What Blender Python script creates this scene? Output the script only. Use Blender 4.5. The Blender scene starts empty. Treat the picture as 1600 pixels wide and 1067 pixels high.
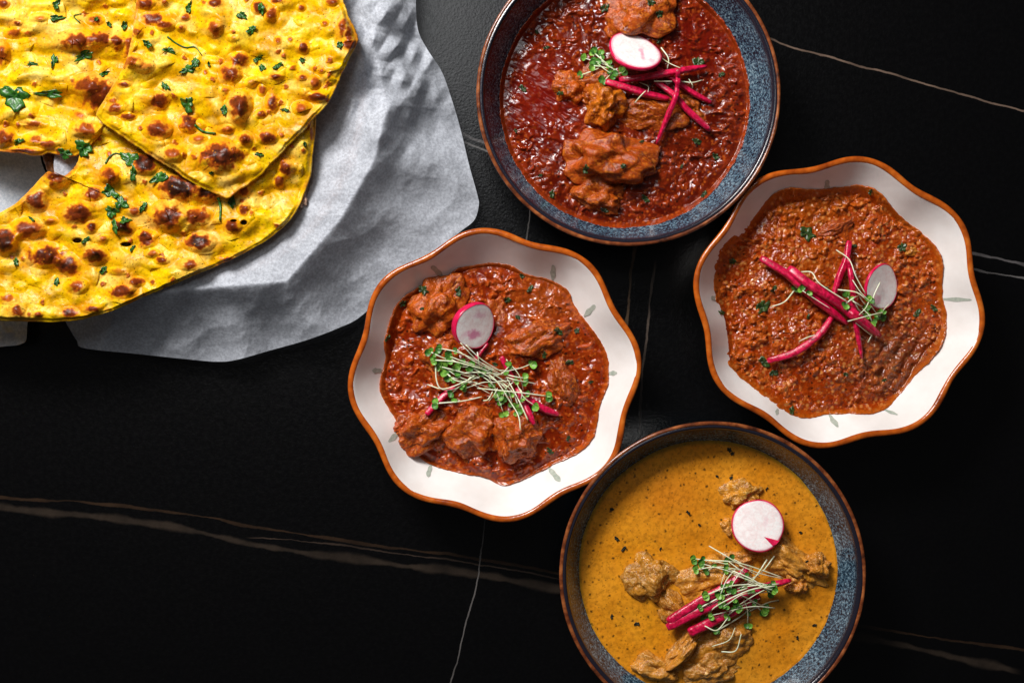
import bpy, bmesh, math, random
import numpy as np
from mathutils import Vector
from mathutils.bvhtree import BVHTree

random.seed(7)
scene = bpy.context.scene
PI = math.pi

# ------------------------------------------------------------------ camera, world, lights, exposure
H = 1.0                       # camera height over the table (m)
S = 0.72 / 1600               # metres per photograph pixel on the table plane
cam_data = bpy.data.cameras.new("camera")
cam_data.lens = 50; cam_data.sensor_width = 36; cam_data.clip_start = 0.05; cam_data.clip_end = 60
cam = bpy.data.objects.new("camera", cam_data); cam.location = (0, 0, H)
scene.collection.objects.link(cam); scene.camera = cam

world = bpy.data.worlds.new("World"); scene.world = world; world.use_nodes = True
bg = world.node_tree.nodes["Background"]
bg.inputs[0].default_value = (0.95, 0.94, 0.97, 1); bg.inputs[1].default_value = 0.045

def area(name, loc, target, sx, sy, power, col):
    d = bpy.data.lights.new(name, 'AREA'); d.shape = 'RECTANGLE'; d.size = sx; d.size_y = sy
    d.energy = power; d.color = col
    o = bpy.data.objects.new(name, d); o.location = loc
    o.rotation_euler = (Vector(target) - Vector(loc)).to_track_quat('-Z', 'Y').to_euler()
    scene.collection.objects.link(o); return o
area("window_light", (-0.52, 0.86, 0.98), (0.0, 0.0, 0), 0.42, 0.34, 28, (1.0, 0.975, 0.95))
area("added_sheen_light", (-0.23, 0.57, 1.30), (-0.1, 0.1, 0), 0.46, 0.46, 2.7, (0.96, 0.98, 1.0))  # added lamp, there to lay a grey sheen on the upper left table

scene.view_settings.view_transform = 'Standard'; scene.view_settings.look = 'None'
scene.view_settings.gamma = 1; scene.view_settings.exposure = 0.0
scene.cycles.max_bounces = 8

# ------------------------------------------------------------------ helpers
def W(px, py, z=0.0):
    """point at height z seen at photograph pixel (px, py)"""
    k = S * (H - z) / H
    return np.stack([(np.asarray(px, float) - 800) * k, (533.5 - np.asarray(py, float)) * k, np.asarray(z, float) + 0 * np.asarray(px, float)], -1)

def lin(c):
    c = np.asarray(c, float) / 255.0
    return np.where(c <= 0.04045, c / 12.92, ((c + 0.055) / 1.055) ** 2.4)

def L4(c):
    v = lin(c); return (float(v[0]), float(v[1]), float(v[2]), 1.0)

rng = np.random.RandomState(3)
PERM = rng.permutation(256); PERM = np.concatenate([PERM, PERM, PERM])
G3 = rng.normal(size=(256, 3)); G3 /= np.linalg.norm(G3, axis=1)[:, None]

def perlin(x, y, z=0.0):
    x, y = np.asarray(x, float), np.asarray(y, float); z = np.asarray(z, float) + 0 * x
    xi, yi, zi = np.floor(x).astype(int), np.floor(y).astype(int), np.floor(z).astype(int)
    xf, yf, zf = x - xi, y - yi, z - zi
    u, v, w = [t * t * t * (t * (t * 6 - 15) + 10) for t in (xf, yf, zf)]
    out = 0
    for dx in (0, 1):
        wx = u if dx else 1 - u
        for dy in (0, 1):
            wy = v if dy else 1 - v
            for dz in (0, 1):
                wz = w if dz else 1 - w
                g = G3[PERM[PERM[PERM[(xi + dx) & 255] + ((yi + dy) & 255)] + ((zi + dz) & 255)]]
                out = out + wx * wy * wz * (g[..., 0] * (xf - dx) + g[..., 1] * (yf - dy) + g[..., 2] * (zf - dz))
    return out * 1.5

def fbm(x, y, z=0.0, octaves=4, gain=0.5, ridged=False):
    a, s, t = 1.0, 0, 0; f = 1.0
    for i in range(octaves):
        n = perlin(x * f + 17.3 * i, y * f - 9.1 * i, (z * f + 5.7 * i))
        if ridged: n = 1 - 2 * np.abs(n) * 1.6
        s = s + a * n; t += a; a *= gain; f *= 2.03
    return s / t

def worley(x, y, seed=0):
    """distance to nearest feature point, its random id"""
    xi, yi = np.floor(x).astype(int), np.floor(y).astype(int)
    best = np.full(np.shape(x), 9.0); rid = np.zeros(np.shape(x))
    r = np.random.RandomState(seed + 11); T = r.rand(256, 3)
    for dx in (-1, 0, 1):
        for dy in (-1, 0, 1):
            h = PERM[PERM[(xi + dx) & 255] + ((yi + dy) & 255)]
            px, py = xi + dx + T[h, 0], yi + dy + T[h, 1]
            d = np.hypot(px - x, py - y); m = d < best
            best = np.where(m, d, best); rid = np.where(m, T[h, 2], rid)
    return best, rid

def sstep(a, b, x):
    t = np.clip((np.asarray(x, float) - a) / (b - a), 0, 1); return t * t * (3 - 2 * t)

def mix(c0, c1, f):
    f = np.clip(np.asarray(f), 0, 1)[..., None]; return np.asarray(c0) * (1 - f) + np.asarray(c1) * f

def raw_mesh(name, verts, quads, smooth=True, col=None):
    me = bpy.data.meshes.new(name)
    verts = np.ascontiguousarray(verts, dtype=np.float32).reshape(-1, 3); quads = np.asarray(quads, dtype=np.int32)
    k = quads.shape[1]
    me.vertices.add(len(verts)); me.vertices.foreach_set('co', verts.ravel())
    me.loops.add(quads.size); me.loops.foreach_set('vertex_index', quads.ravel())
    me.polygons.add(len(quads)); me.polygons.foreach_set('loop_start', np.arange(0, quads.size, k, dtype=np.int32))
    me.update(calc_edges=True)
    me.polygons.foreach_set('use_smooth', np.full(len(quads), smooth, dtype=bool))
    if col is not None:
        a = me.color_attributes.new('Col', 'FLOAT_COLOR', 'POINT')
        c = np.ones((len(verts), 4), np.float32); c[:, :col.shape[-1]] = col.reshape(len(verts), -1)
        a.data.foreach_set('color', c.ravel())
    me.validate(); return me

def tag(o, label=None, cat=None, group=None, kind=None):
    if label: o['label'] = label
    if cat: o['category'] = cat
    if group: o['group'] = group
    if kind: o['kind'] = kind
    return o

def empty(name, loc):
    o = bpy.data.objects.new(name, None); o.location = loc; o.empty_display_size = 0.02
    scene.collection.objects.link(o); return o

def obj(name, verts, faces, mat, parent=None, col=None, smooth=True, origin=None):
    verts = np.asarray(verts, float).reshape(-1, 3)
    if parent is not None:
        org = np.array(parent_origin(parent))
    else:
        org = verts.mean(0) if origin is None else np.asarray(origin)
        org = np.array([org[0], org[1], verts[:, 2].min()])
    me = raw_mesh(name, verts - org, faces, smooth, col)
    me.materials.append(mat)
    o = bpy.data.objects.new(name, me); scene.collection.objects.link(o)
    if parent is not None: o.parent = parent
    else: o.location = org
    return o

def parent_origin(p):
    v = np.array(p.location)
    while p.parent is not None:
        p = p.parent; v = v + np.array(p.location)
    return v

def grid_faces(n, m, wrap=False):
    i, j = np.meshgrid(np.arange(n - 1), np.arange(m if wrap else m - 1), indexing='ij')
    j2 = (j + 1) % m
    return np.stack([i * m + j, i * m + j2, (i + 1) * m + j2, (i + 1) * m + j], -1).reshape(-1, 4)

def catmull(pts, n):
    p = np.asarray(pts, float); p = np.vstack([2 * p[0] - p[1], p, 2 * p[-1] - p[-2]]); out = []
    seg = len(p) - 3; ts = np.linspace(0, seg, n)
    for t in ts:
        i = min(int(t), seg - 1); u = t - i; a, b, c, d = p[i:i + 4]
        out.append(0.5 * ((2 * b) + (c - a) * u + (2 * a - 5 * b + 4 * c - d) * u * u + (3 * b - a - 3 * c + d) * u ** 3))
    return np.array(out)

def tube(path, radii, sides=8, closed=False, squash=1.0, power=1.0, twist=0.0):
    """verts, quads of a swept tube; power<1 makes the section squarer"""
    p = np.asarray(path, float); n = len(p); r = np.broadcast_to(radii, (n,))
    tan = np.gradient(p, axis=0) if not closed else np.roll(p, -1, 0) - np.roll(p, 1, 0)
    tan /= np.linalg.norm(tan, axis=1)[:, None] + 1e-12
    up = np.array([0, 0, 1.0]); side = np.cross(tan, up); ln = np.linalg.norm(side, axis=1)[:, None]
    side = np.where(ln > 1e-4, side / (ln + 1e-12), np.array([1.0, 0, 0])); nor = np.cross(side, tan)
    a = np.arange(sides) * 2 * PI / sides + PI / sides
    ca, sa = np.cos(a), np.sin(a)
    ca, sa = np.sign(ca) * np.abs(ca) ** power, np.sign(sa) * np.abs(sa) ** power
    tw = np.linspace(0, twist, n)
    c2 = ca[None] * np.cos(tw)[:, None] - sa[None] * np.sin(tw)[:, None]; s2 = ca[None] * np.sin(tw)[:, None] + sa[None] * np.cos(tw)[:, None]
    v = p[:, None] + r[:, None, None] * (side[:, None] * c2[..., None] + nor[:, None] * s2[..., None] * squash)
    v = v.reshape(-1, 3); q = grid_faces(n, sides, True)
    if closed:
        j = np.arange(sides); b = (n - 1) * sides
        q = np.vstack([q, np.stack([b + j, b + (j + 1) % sides, (j + 1) % sides, j], -1)])
    else:
        c0, c1 = len(v), len(v) + 1; v = np.vstack([v, p[0], p[-1]]); j = np.arange(sides); b = (n - 1) * sides
        h = np.arange(0, sides, 2)
        q = np.vstack([q, np.stack([np.full(len(h), c0), (h + 2) % sides, (h + 1) % sides, h], -1),
                       np.stack([np.full(len(h), c1), b + h, b + (h + 1) % sides, b + (h + 2) % sides], -1)])
    return v, q

def poly_R(poly, c, theta):
    """radius of a star-shaped pixel outline about c, image y up"""
    p = np.asarray(poly, float) - np.asarray(c, float); p[:, 1] *= -1
    dense = catmull(np.vstack([p, p[:1]]), len(p) * 14)
    th = np.arctan2(dense[:, 1], dense[:, 0]); r = np.hypot(dense[:, 0], dense[:, 1]); o = np.argsort(th)
    return np.interp(theta, th[o], r[o], period=2 * PI)

def disc_grid(n):
    a = np.linspace(-1, 1, n) + 1e-7; A, B = np.meshgrid(a, a, indexing='ij')
    big = np.abs(A) > np.abs(B); A_, B_ = np.where(np.abs(A) < 1e-9, 1e-9, A), np.where(np.abs(B) < 1e-9, 1e-9, B)
    r = np.where(big, A, B); ph = np.where(big, PI / 4 * B / A_, PI / 2 - PI / 4 * A / B_)
    return np.abs(r), np.arctan2(np.sin(ph) * np.sign(r), np.cos(ph) * np.sign(r))

BV = {}
def add_bvh(key, o):
    dg = None; me = o.data; m = np.array(parent_origin(o)); n = len(me.vertices)
    co = np.empty(n * 3, np.float32); me.vertices.foreach_get('co', co); co = co.reshape(-1, 3) + m
    fs = [tuple(p.vertices) for p in me.polygons] if len(me.polygons) < 45000 else None
    if fs is None:
        k = me.polygons[0].loop_total; vi = np.empty(len(me.loops), np.int32); me.loops.foreach_get('vertex_index', vi); fs = vi.reshape(-1, k).tolist()
    BV.setdefault(key, []).append(BVHTree.FromPolygons(co.tolist(), fs))

def hit(key, px, py):
    """where the sight line through a photograph pixel meets the food of one place"""
    d = Vector(tuple(W(px, py, 0.0) - np.array([0, 0, H]))).normalized(); best = None
    for b in BV[key]:
        h = b.ray_cast(Vector((0, 0, H)), d)
        if h[0] is not None and (best is None or h[3] < best[3]): best = h
    return (np.array(best[0]), np.array(best[1])) if best is not None else (W(px, py, 0.03), np.array([0, 0, 1.0]))

# ------------------------------------------------------------------ material helpers
class M:
    def __init__(s, name):
        s.m = bpy.data.materials.new(name); s.m.use_nodes = True; s.t = s.m.node_tree; s.n = s.t.nodes; s.l = s.t.links
        s.b = s.n['Principled BSDF']; s.out = s.n['Material Output']
        s.co = s.n.new('ShaderNodeTexCoord').outputs['Object']
    def node(s, k, **kw):
        x = s.n.new(k)
        for a, v in kw.items(): setattr(x, a, v)
        return x
    def put(s, sock, v):
        if hasattr(v, 'is_linked') or isinstance(v, bpy.types.NodeSocket): s.l.new(v, sock)
        else: sock.default_value = v
    def math(s, op, a, b=0.0, c=None, clamp=False):
        x = s.node('ShaderNodeMath', operation=op); x.use_clamp = clamp
        s.put(x.inputs[0], a); s.put(x.inputs[1], b)
        if c is not None: s.put(x.inputs[2], c)
        return x.outputs[0]
    def noise(s, scale, detail=4, rough=0.5, vec=None, dist=0.0, out='Fac'):
        x = s.node('ShaderNodeTexNoise'); x.inputs['Scale'].default_value = scale; x.inputs['Detail'].default_value = detail
        x.inputs['Roughness'].default_value = rough; x.inputs['Distortion'].default_value = dist; s.l.new(vec or s.co, x.inputs['Vector']); return x.outputs[out]
    def vor(s, scale, vec=None, out='Distance', feature='F1'):
        x = s.node('ShaderNodeTexVoronoi', feature=feature); x.inputs['Scale'].default_value = scale; s.l.new(vec or s.co, x.inputs['Vector']); return x if out is None else x.outputs[out]
    def ramp(s, f, stops, interp='LINEAR'):
        x = s.node('ShaderNodeValToRGB'); x.color_ramp.interpolation = interp; e = x.color_ramp.elements
        while len(e) < len(stops): e.new(0.5)
        for q, (p, c) in zip(e, stops):
            q.position = p; q.color = c if len(c) == 4 else (*c, 1)
        s.l.new(f, x.inputs[0]); return x.outputs[0]
    def mapr(s, v, a, b, c=0.0, d=1.0, smooth=True):
        x = s.node('ShaderNodeMapRange'); x.interpolation_type = 'SMOOTHSTEP' if smooth else 'LINEAR'
        s.put(x.inputs[0], v)
        for i, q in enumerate((a, b, c, d)): x.inputs[1 + i].default_value = q
        return x.outputs[0]
    def mix(s, f, a, b, mode='MIX'):
        x = s.node('ShaderNodeMix', data_type='RGBA', blend_type=mode); s.put(x.inputs[0], f); s.put(x.inputs[6], a); s.put(x.inputs[7], b); return x.outputs[2]
    def attr(s, name='Col', out='Color'):
        x = s.node('ShaderNodeAttribute'); x.attribute_name = name; return x.outputs[out]
    def bump(s, h, strength, dist):
        x = s.node('ShaderNodeBump'); x.inputs['Strength'].default_value = strength; x.inputs['Distance'].default_value = dist
        s.l.new(h, x.inputs['Height']); s.l.new(x.outputs[0], s.b.inputs['Normal']); return x
    def set(s, **kw):
        names = dict(col='Base Color', rough='Roughness', spec='Specular IOR Level', coat='Coat Weight', coatr='Coat Roughness', sss='Subsurface Weight', trans='Transmission Weight', alpha='Alpha', metal='Metallic')
        for k, v in kw.items(): s.put(s.b.inputs[names[k]], v)
        return s

# ------------------------------------------------------------------ materials
def mat_table():
    m = M('black_stone'); co = m.co
    sep = m.node('ShaderNodeSeparateXYZ'); m.l.new(co, sep.inputs[0]); X, Y = sep.outputs[0], sep.outputs[1]
    wob = m.math('SUBTRACT', m.noise(28, 3, 0.6), 0.5); fine = m.math('SUBTRACT', m.noise(160, 3, 0.6), 0.5)
    w2 = m.math('ADD', m.math('MULTIPLY', wob, 0.0045), m.math('MULTIPLY', fine, 0.0013))
    base = m.mix(m.noise(60, 4), (0.0006, 0.0006, 0.0008, 1), (0.0012, 0.0011, 0.0013, 1)); col = base
    x_ = lambda p: float((p - 800) * S); y_ = lambda p: float((533.5 - p) * S)
    def vein(pts, width, colour, amt, horizontal=True, wvar=0.6, soft=0.35):
        nonlocal col
        src, dst = (X, Y) if horizontal else (Y, X)
        P = [((x_(a), y_(b)) if horizontal else (y_(b), x_(a))) for a, b in pts]; P.sort()
        lo, hi = P[0][0], P[-1][0]; dl, dh = min(p[1] for p in P) - .01, max(p[1] for p in P) + .01
        fc = m.node('ShaderNodeFloatCurve'); cv = fc.mapping.curves[0]; fc.mapping.use_clip = False
        n = len(P)
        while len(cv.points) < n: cv.points.new(0.5, 0.5)
        for q, p in zip(cv.points, P): q.location = ((p[0] - lo) / (hi - lo), (p[1] - dl) / (dh - dl)); q.handle_type = 'AUTO'
        fc.mapping.update()
        t = m.mapr(src, lo, hi, 0, 1, False); m.l.new(t, fc.inputs['Value'])
        f = m.math('MULTIPLY_ADD', fc.outputs[0], dh - dl, dl)
        d = m.math('ABSOLUTE', m.math('ADD', m.math('SUBTRACT', dst, f), w2))
        wv = m.math('MULTIPLY', m.mapr(m.noise(22, 2), 0.3, 0.7, 1 - wvar, 1 + wvar), width * S)
        k = m.mapr(m.math('DIVIDE', d, wv), 1 - soft, 1 + soft, 1, 0)
        k = m.math('MULTIPLY', k, m.mapr(m.noise(50, 3), 0.25, 0.7, 0.45, 1.0))
        ends = m.math('MULTIPLY', m.mapr(src, lo, lo + 0.012, 0, 1), m.mapr(src, hi - 0.012, hi, 1, 0))
        k = m.math('MULTIPLY', m.math('MULTIPLY', k, ends), amt)
        col = m.mix(k, col, colour)
    brown = (0.055, 0.030, 0.016, 1); tan = (0.17, 0.115, 0.085, 1); grey = (0.16, 0.15, 0.145, 1); gb = (0.085, 0.07, 0.058, 1)
    vein([(1190, 56), (1240, 74), (1300, 92), (1420, 124), (1510, 150), (1660, 190)], 1.5, tan, 1.0, wvar=.25)
    vein([(500, 150), (700, 203), (770, 226), (1000, 278), (1300, 345), (1525, 396), (1660, 424)], 3.6, (.12, .11, .11, 1), .8)
    vein([(500, 165), (725, 222), (770, 239), (1000, 300), (1300, 372), (1525, 421), (1660, 444)], 2.2, grey, .8)
    vein([(-200, 770), (0, 793), (220, 815), (330, 836), (420, 855), (600, 879), (750, 898), (870, 920), (1100, 955), (1370, 1000), (1600, 1052)], 4.6, (.07, .05, .036, 1), .40, soft=.6)
    vein([(-200, 755), (0, 777), (150, 786), (300, 805), (420, 826), (560, 848), (740, 872), (870, 894), (1100, 930), (1375, 983), (1660, 1022)], 1.8, brown, .5)
    vein([(380, 838), (500, 848), (650, 868), (800, 890), (880, 905)], 0.9, tan, .25)
    vein([(832, 300), (827, 340), (822, 375), (790, 600), (757, 820), (747, 900), (727, 980), (700, 1085)], 1.0, (.12, .11, .105, 1), .9, False, .3)
    vein([(996, 370), (990, 405), (981, 480), (975, 540)], 2.2, (.12, .075, .045, 1), 1.0, False)
    vein([(1024, 400), (1018, 450), (1012, 510), (1003, 600), (1000, 690)], 1.9, (.10, .075, .06, 1), 1.0, False)
    m.set(col=col, rough=m.mapr(m.noise(300, 3), .3, .7, .21, .26), spec=.40)
    hgt = m.math('ADD', m.math('MULTIPLY', m.vor(520), .5), m.noise(700, 3, .6))
    m.bump(hgt, .18, .0005)
    return m.m

def mat_glaze():
    m = M('blue_speckled_glaze'); co = m.co
    sep = m.node('ShaderNodeSeparateXYZ'); m.l.new(co, sep.inputs[0])
    n1 = m.noise(620, 4, .65, dist=.4); n2 = m.noise(1300, 2, .6); n3 = m.noise(40, 3)
    f = m.math('ADD', m.math('MULTIPLY', n1, .75), m.math('MULTIPLY', n2, .3))
    f = m.math('ADD', f, m.math('MULTIPLY', m.math('SUBTRACT', n3, .5), .16))
    spk = m.ramp(f, [(.41, L4((9, 16, 25))), (.50, L4((32, 52, 70))), (.585, L4((84, 114, 132))), (.68, L4((150, 172, 180)))])
    z = sep.outputs[2]; top = m.math('ADD', z, m.math('MULTIPLY', m.math('SUBTRACT', n1, .5), .006))
    col = m.mix(m.mapr(top, .0490, .0535), spk, L4((30, 28, 38)))
    rr = m.math('SQRT', m.math('ADD', m.math('POWER', sep.outputs[0], 2.0), m.math('POWER', sep.outputs[1], 2.0)))
    m.set(col=col, rough=.16, spec=.55); m.bump(n1, .25, .0004); return m.m

def mat_rim_brown():
    m = M('rust_rim_glaze'); n = m.noise(120, 4, .6)
    m.set(col=m.ramp(n, [(.3, L4((48, 24, 16))), (.5, L4((112, 56, 28))), (.72, L4((168, 98, 52)))]), rough=.2, spec=.5); m.bump(m.noise(500, 2), .2, .0004); return m.m

def mat_white():
    m = M('white_porcelain_glaze'); n = m.noise(35, 4, .55)
    c = m.ramp(n, [(.3, L4((224, 217, 212))), (.7, L4((240, 236, 233)))])
    sp = m.mapr(m.vor(260), .03, .05, 1, 0); gate = m.mapr(m.noise(90, 1), .62, .66)
    c = m.mix(m.math('MULTIPLY', m.math('MULTIPLY', sp, gate), .35), c, L4((150, 120, 95)))
    m.set(col=c, rough=.17, spec=.5); m.bump(m.noise(60, 2), .12, .002); return m.m

def mat_rim_orange():
    m = M('orange_rim_glaze'); n = m.noise(90, 4, .6)
    m.set(col=m.ramp(n, [(.3, L4((132, 54, 10))), (.55, L4((182, 86, 20))), (.8, L4((212, 122, 44)))]), rough=.2, spec=.5); m.bump(m.noise(300, 3), .3, .0006); return m.m

def mat_paint():
    m = M('sage_brush_paint'); m.set(col=m.mix(m.noise(500, 3), L4((122, 138, 124)), L4((200, 202, 190))), rough=.25); return m.m

def mat_food(name, rough=(.22, .5), bump=.5, bscale=900, spec=.5, coat=.0, specks=None, sss=0.0, bdist=.0012):
    m = M(name); c = m.attr(); n = m.noise(bscale, 4, .6)
    c = m.mix(m.mapr(m.noise(bscale * .7, 3, .65), .3, .6, 0, 1), m.mix(.3, c, (0, 0, 0, 1)), c)
    if specks:
        v = m.vor(specks[0], out=None); rnd = m.node('ShaderNodeSeparateColor'); m.l.new(v.outputs['Color'], rnd.inputs[0])
        wob = m.math('ADD', v.outputs['Distance'], m.math('MULTIPLY', m.math('SUBTRACT', m.noise(specks[0] * 5, 2), .5), .25))
        thr = m.mapr(rnd.outputs[0], specks[2], 1.0, -.02, specks[1], False)
        k = m.mapr(m.math('SUBTRACT', wob, thr), -.03, .03, 1, 0)
        c = m.mix(m.math('MULTIPLY', k, specks[4]), c, specks[3])
    m.set(col=c, rough=m.mapr(m.noise(bscale * .25, 3), .3, .7, *rough), spec=spec, coat=coat)
    m.b.inputs['Coat Roughness'].default_value = .08
    if sss:
        m.b.inputs['Subsurface Weight'].default_value = sss; m.b.inputs['Subsurface Radius'].default_value = (.004, .002, .001); m.b.inputs['Subsurface Scale'].default_value = 1.0
    m.bump(n, bump, bdist); return m.m

def mat_paper(name, alpha, c0, c1, transl=.35):
    m = M(name)
    n = m.math('ADD', m.math('MULTIPLY', m.noise(560, 5, .7), .8), m.math('MULTIPLY', m.noise(150, 3, .6), .2))
    c = m.mix(m.mapr(n, .38, .62), c0, c1)
    d = m.node('ShaderNodeBsdfDiffuse'); m.l.new(c, d.inputs[0]); t = m.node('ShaderNodeBsdfTranslucent'); m.l.new(c, t.inputs[0])
    g = m.node('ShaderNodeBsdfGlossy'); g.inputs['Roughness'].default_value = .6; g.inputs[0].default_value = (1, 1, 1, 1)
    tr = m.node('ShaderNodeBsdfTransparent')
    a = m.node('ShaderNodeMixShader'); a.inputs[0].default_value = transl; m.l.new(d.outputs[0], a.inputs[1]); m.l.new(t.outputs[0], a.inputs[2])
    b = m.node('ShaderNodeMixShader'); b.inputs[0].default_value = .025; m.l.new(a.outputs[0], b.inputs[1]); m.l.new(g.outputs[0], b.inputs[2])
    e = m.node('ShaderNodeMixShader'); m.put(e.inputs[0], m.mapr(n, .36, .64, alpha[0], alpha[1])); m.l.new(tr.outputs[0], e.inputs[1]); m.l.new(b.outputs[0], e.inputs[2])
    bp = m.node('ShaderNodeBump'); bp.inputs['Strength'].default_value = .2; bp.inputs['Distance'].default_value = .0008
    m.l.new(m.noise(240, 4, .6), bp.inputs['Height'])
    for q in (d, t, g): m.l.new(bp.outputs[0], q.inputs['Normal'])
    m.l.new(e.outputs[0], m.out.inputs['Surface']); return m.m

def mat_simple(name, a, b, scale=300, rough=.4, bump=.3, sss=0.0, coat=0.0, spec=.5):
    m = M(name); n = m.noise(scale, 4, .6); m.set(col=m.mix(m.mapr(n, .3, .7), a, b), rough=rough, coat=coat, spec=spec); m.bump(n, bump, .0006)
    if sss:
        m.b.inputs['Subsurface Weight'].default_value = sss; m.b.inputs['Subsurface Radius'].default_value = (.004, .003, .003)
        m.b.inputs['Subsurface Scale'].default_value = 1.0
    return m.m

def mat_radish(name, seed, pinks):
    """pinks: list of (x, y, rx, ry, amount) blushes on the flesh, in slice radii"""
    m = M(name); co = m.co
    sep = m.node('ShaderNodeSeparateXYZ'); m.l.new(co, sep.inputs[0]); X, Y = sep.outputs[0], sep.outputs[1]
    c = m.mix(m.mapr(m.noise(260, 5, .7, dist=1.0), .35, .65), L4((240, 222, 220)), L4((252, 244, 242)))
    r = m.math('SQRT', m.math('ADD', m.math('POWER', X, 2.0), m.math('POWER', Y, 2.0)))
    n = m.noise(220, 3, .6)
    for (px, py, rx, ry, am) in pinks:
        dx = m.math('DIVIDE', m.math('SUBTRACT', X, px), rx); dy = m.math('DIVIDE', m.math('SUBTRACT', Y, py), ry)
        d = m.math('ADD', m.math('SQRT', m.math('ADD', m.math('POWER', dx, 2.0), m.math('POWER', dy, 2.0))), m.math('MULTIPLY', m.math('SUBTRACT', n, .5), 2.2))
        c = m.mix(m.mapr(d, .4, 1.3, am, 0), c, L4((205, 80, 140)))
    rn = m.math('ADD', r, m.math('MULTIPLY', m.math('SUBTRACT', n, .5), .0018))
    c = m.mix(m.mapr(rn, .0152, .0180, 0, .75), c, L4((226, 70, 120)))
    m.set(col=c, rough=.28, spec=.5); m.bump(m.noise(500, 3), .3, .0005)
    m.b.inputs['Subsurface Weight'].default_value = .3; m.b.inputs['Subsurface Radius'].default_value = (.003, .002, .002); m.b.inputs['Subsurface Scale'].default_value = 1.0
    return m.m

MT = dict(
    table=mat_table(), glaze=mat_glaze(), rimb=mat_rim_brown(), white=mat_white(), rimo=mat_rim_orange(), paint=mat_paint(),
    red=mat_food('red_gravy', (.08, .22), .12, 900, .42, .0),
    mince=mat_food('mince_gravy', (.10, .26), .14, 900, .42, .0),
    meat=mat_food('curried_chicken', (.12, .30), .55, 700, .36, .0),
    yellow=mat_food('yellow_gravy', (.12, .24), .12, 500, .5, specks=(420, .24, .62, (0.09, 0.05, 0.012, 1), .7)),
    naan=mat_food('buttered_flatbread', (.26, .42), .15, 800, .2),
    paper=mat_paper('greaseproof_paper', (.72, .86), L4((204, 208, 218)), L4((228, 233, 243)), .3),
    napkin=mat_paper('white_paper', (.97, 1.0), L4((196, 204, 214)), L4((226, 230, 236)), .2),
    wicker=mat_simple('brown_wicker', L4((92, 48, 20)), L4((178, 112, 56)), 260, .45, .6),
    skin=mat_simple('radish_skin', L4((190, 10, 60)), L4((228, 30, 84)), 200, .25, .2, .2),
    strip=mat_simple('magenta_pickle', L4((150, 3, 36)), L4((226, 20, 80)), 420, .3, .7, .08, .15),
    stem=mat_simple('sprout_stem', L4((212, 220, 166)), L4((244, 246, 222)), 300, .35, .1, .25),
    leafb=mat_simple('dark_sprout_leaf', L4((30, 84, 24)), L4((92, 148, 52)), 400, .42, .3),
    leafa=mat_simple('sprout_leaf', L4((66, 128, 34)), L4((142, 190, 74)), 400, .42, .3, .0),
    cor=mat_simple('coriander', L4((12, 56, 14)), L4((60, 116, 34)), 420, .35, .5),
    cordark=mat_simple('cooked_herb', L4((18, 34, 10)), L4((60, 84, 34)), 420, .3, .5),
    herb=mat_simple('dried_herb', L4((14, 16, 6)), L4((44, 44, 16)), 420, .6, .4),
)

# ------------------------------------------------------------------ table
tv = np.array([[-2, -2, 0], [2, -2, 0], [2, 2, 0], [-2, 2, 0.0]]); tq = np.array([[0, 1, 2, 3]])
# a slab with a real edge
tb = np.vstack([tv, tv - [0, 0, .03]]); tf = np.array([[0, 1, 2, 3], [4, 7, 6, 5], [0, 4, 5, 1], [1, 5, 6, 2], [2, 6, 7, 3], [3, 7, 4, 0]])
me = raw_mesh('table_surface', tb, tf, False); me.materials.append(MT['table'])
o = bpy.data.objects.new('table_surface', me); scene.collection.objects.link(o)
tag(o, 'matt black stone table top with thin tan and grey veins', kind='structure')

# ------------------------------------------------------------------ bowls
ROUND = dict(R=235 * S * .945, rim=.055)
WHITE = dict(R=219 * S * .95, rim=.050)
def zwall_round(s): return .010 + .045 * np.clip((s - .45) / .52, 0, 2) ** 3.4
def zwall_white(s): return .009 + .041 * np.clip((s - .38) / .60, 0, 2) ** 2.1
def scal(th, s, phase, A): 
    c = np.cos(8 * (th - phase)); return 1 + A * (c - .05 * np.cos(16 * (th - phase))) * sstep(.40, 1.0, s)

def bowl_profile(kind):
    R, rz = kind['R'], kind['rim']; zw = zwall_round if kind is ROUND else zwall_white
    s = np.concatenate([np.linspace(0.0, .5, 8)[1:], np.linspace(.52, .975, 34)]); pr = [(q, float(zw(q))) for q in s]
    t = .0028 / R
    pr += [(.985, rz + .0004), (.985 + t * .5, rz + .0008), (.985 + t, rz - .0002)]
    for q in np.linspace(.97, .5, 26): pr.append((q + t * 1.35, float(zw(q)) - .0030))
    pr += [(.50, .004), (.49, .0), (.46, .0), (.455, .003), (.0001, .003)]
    return pr

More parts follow.
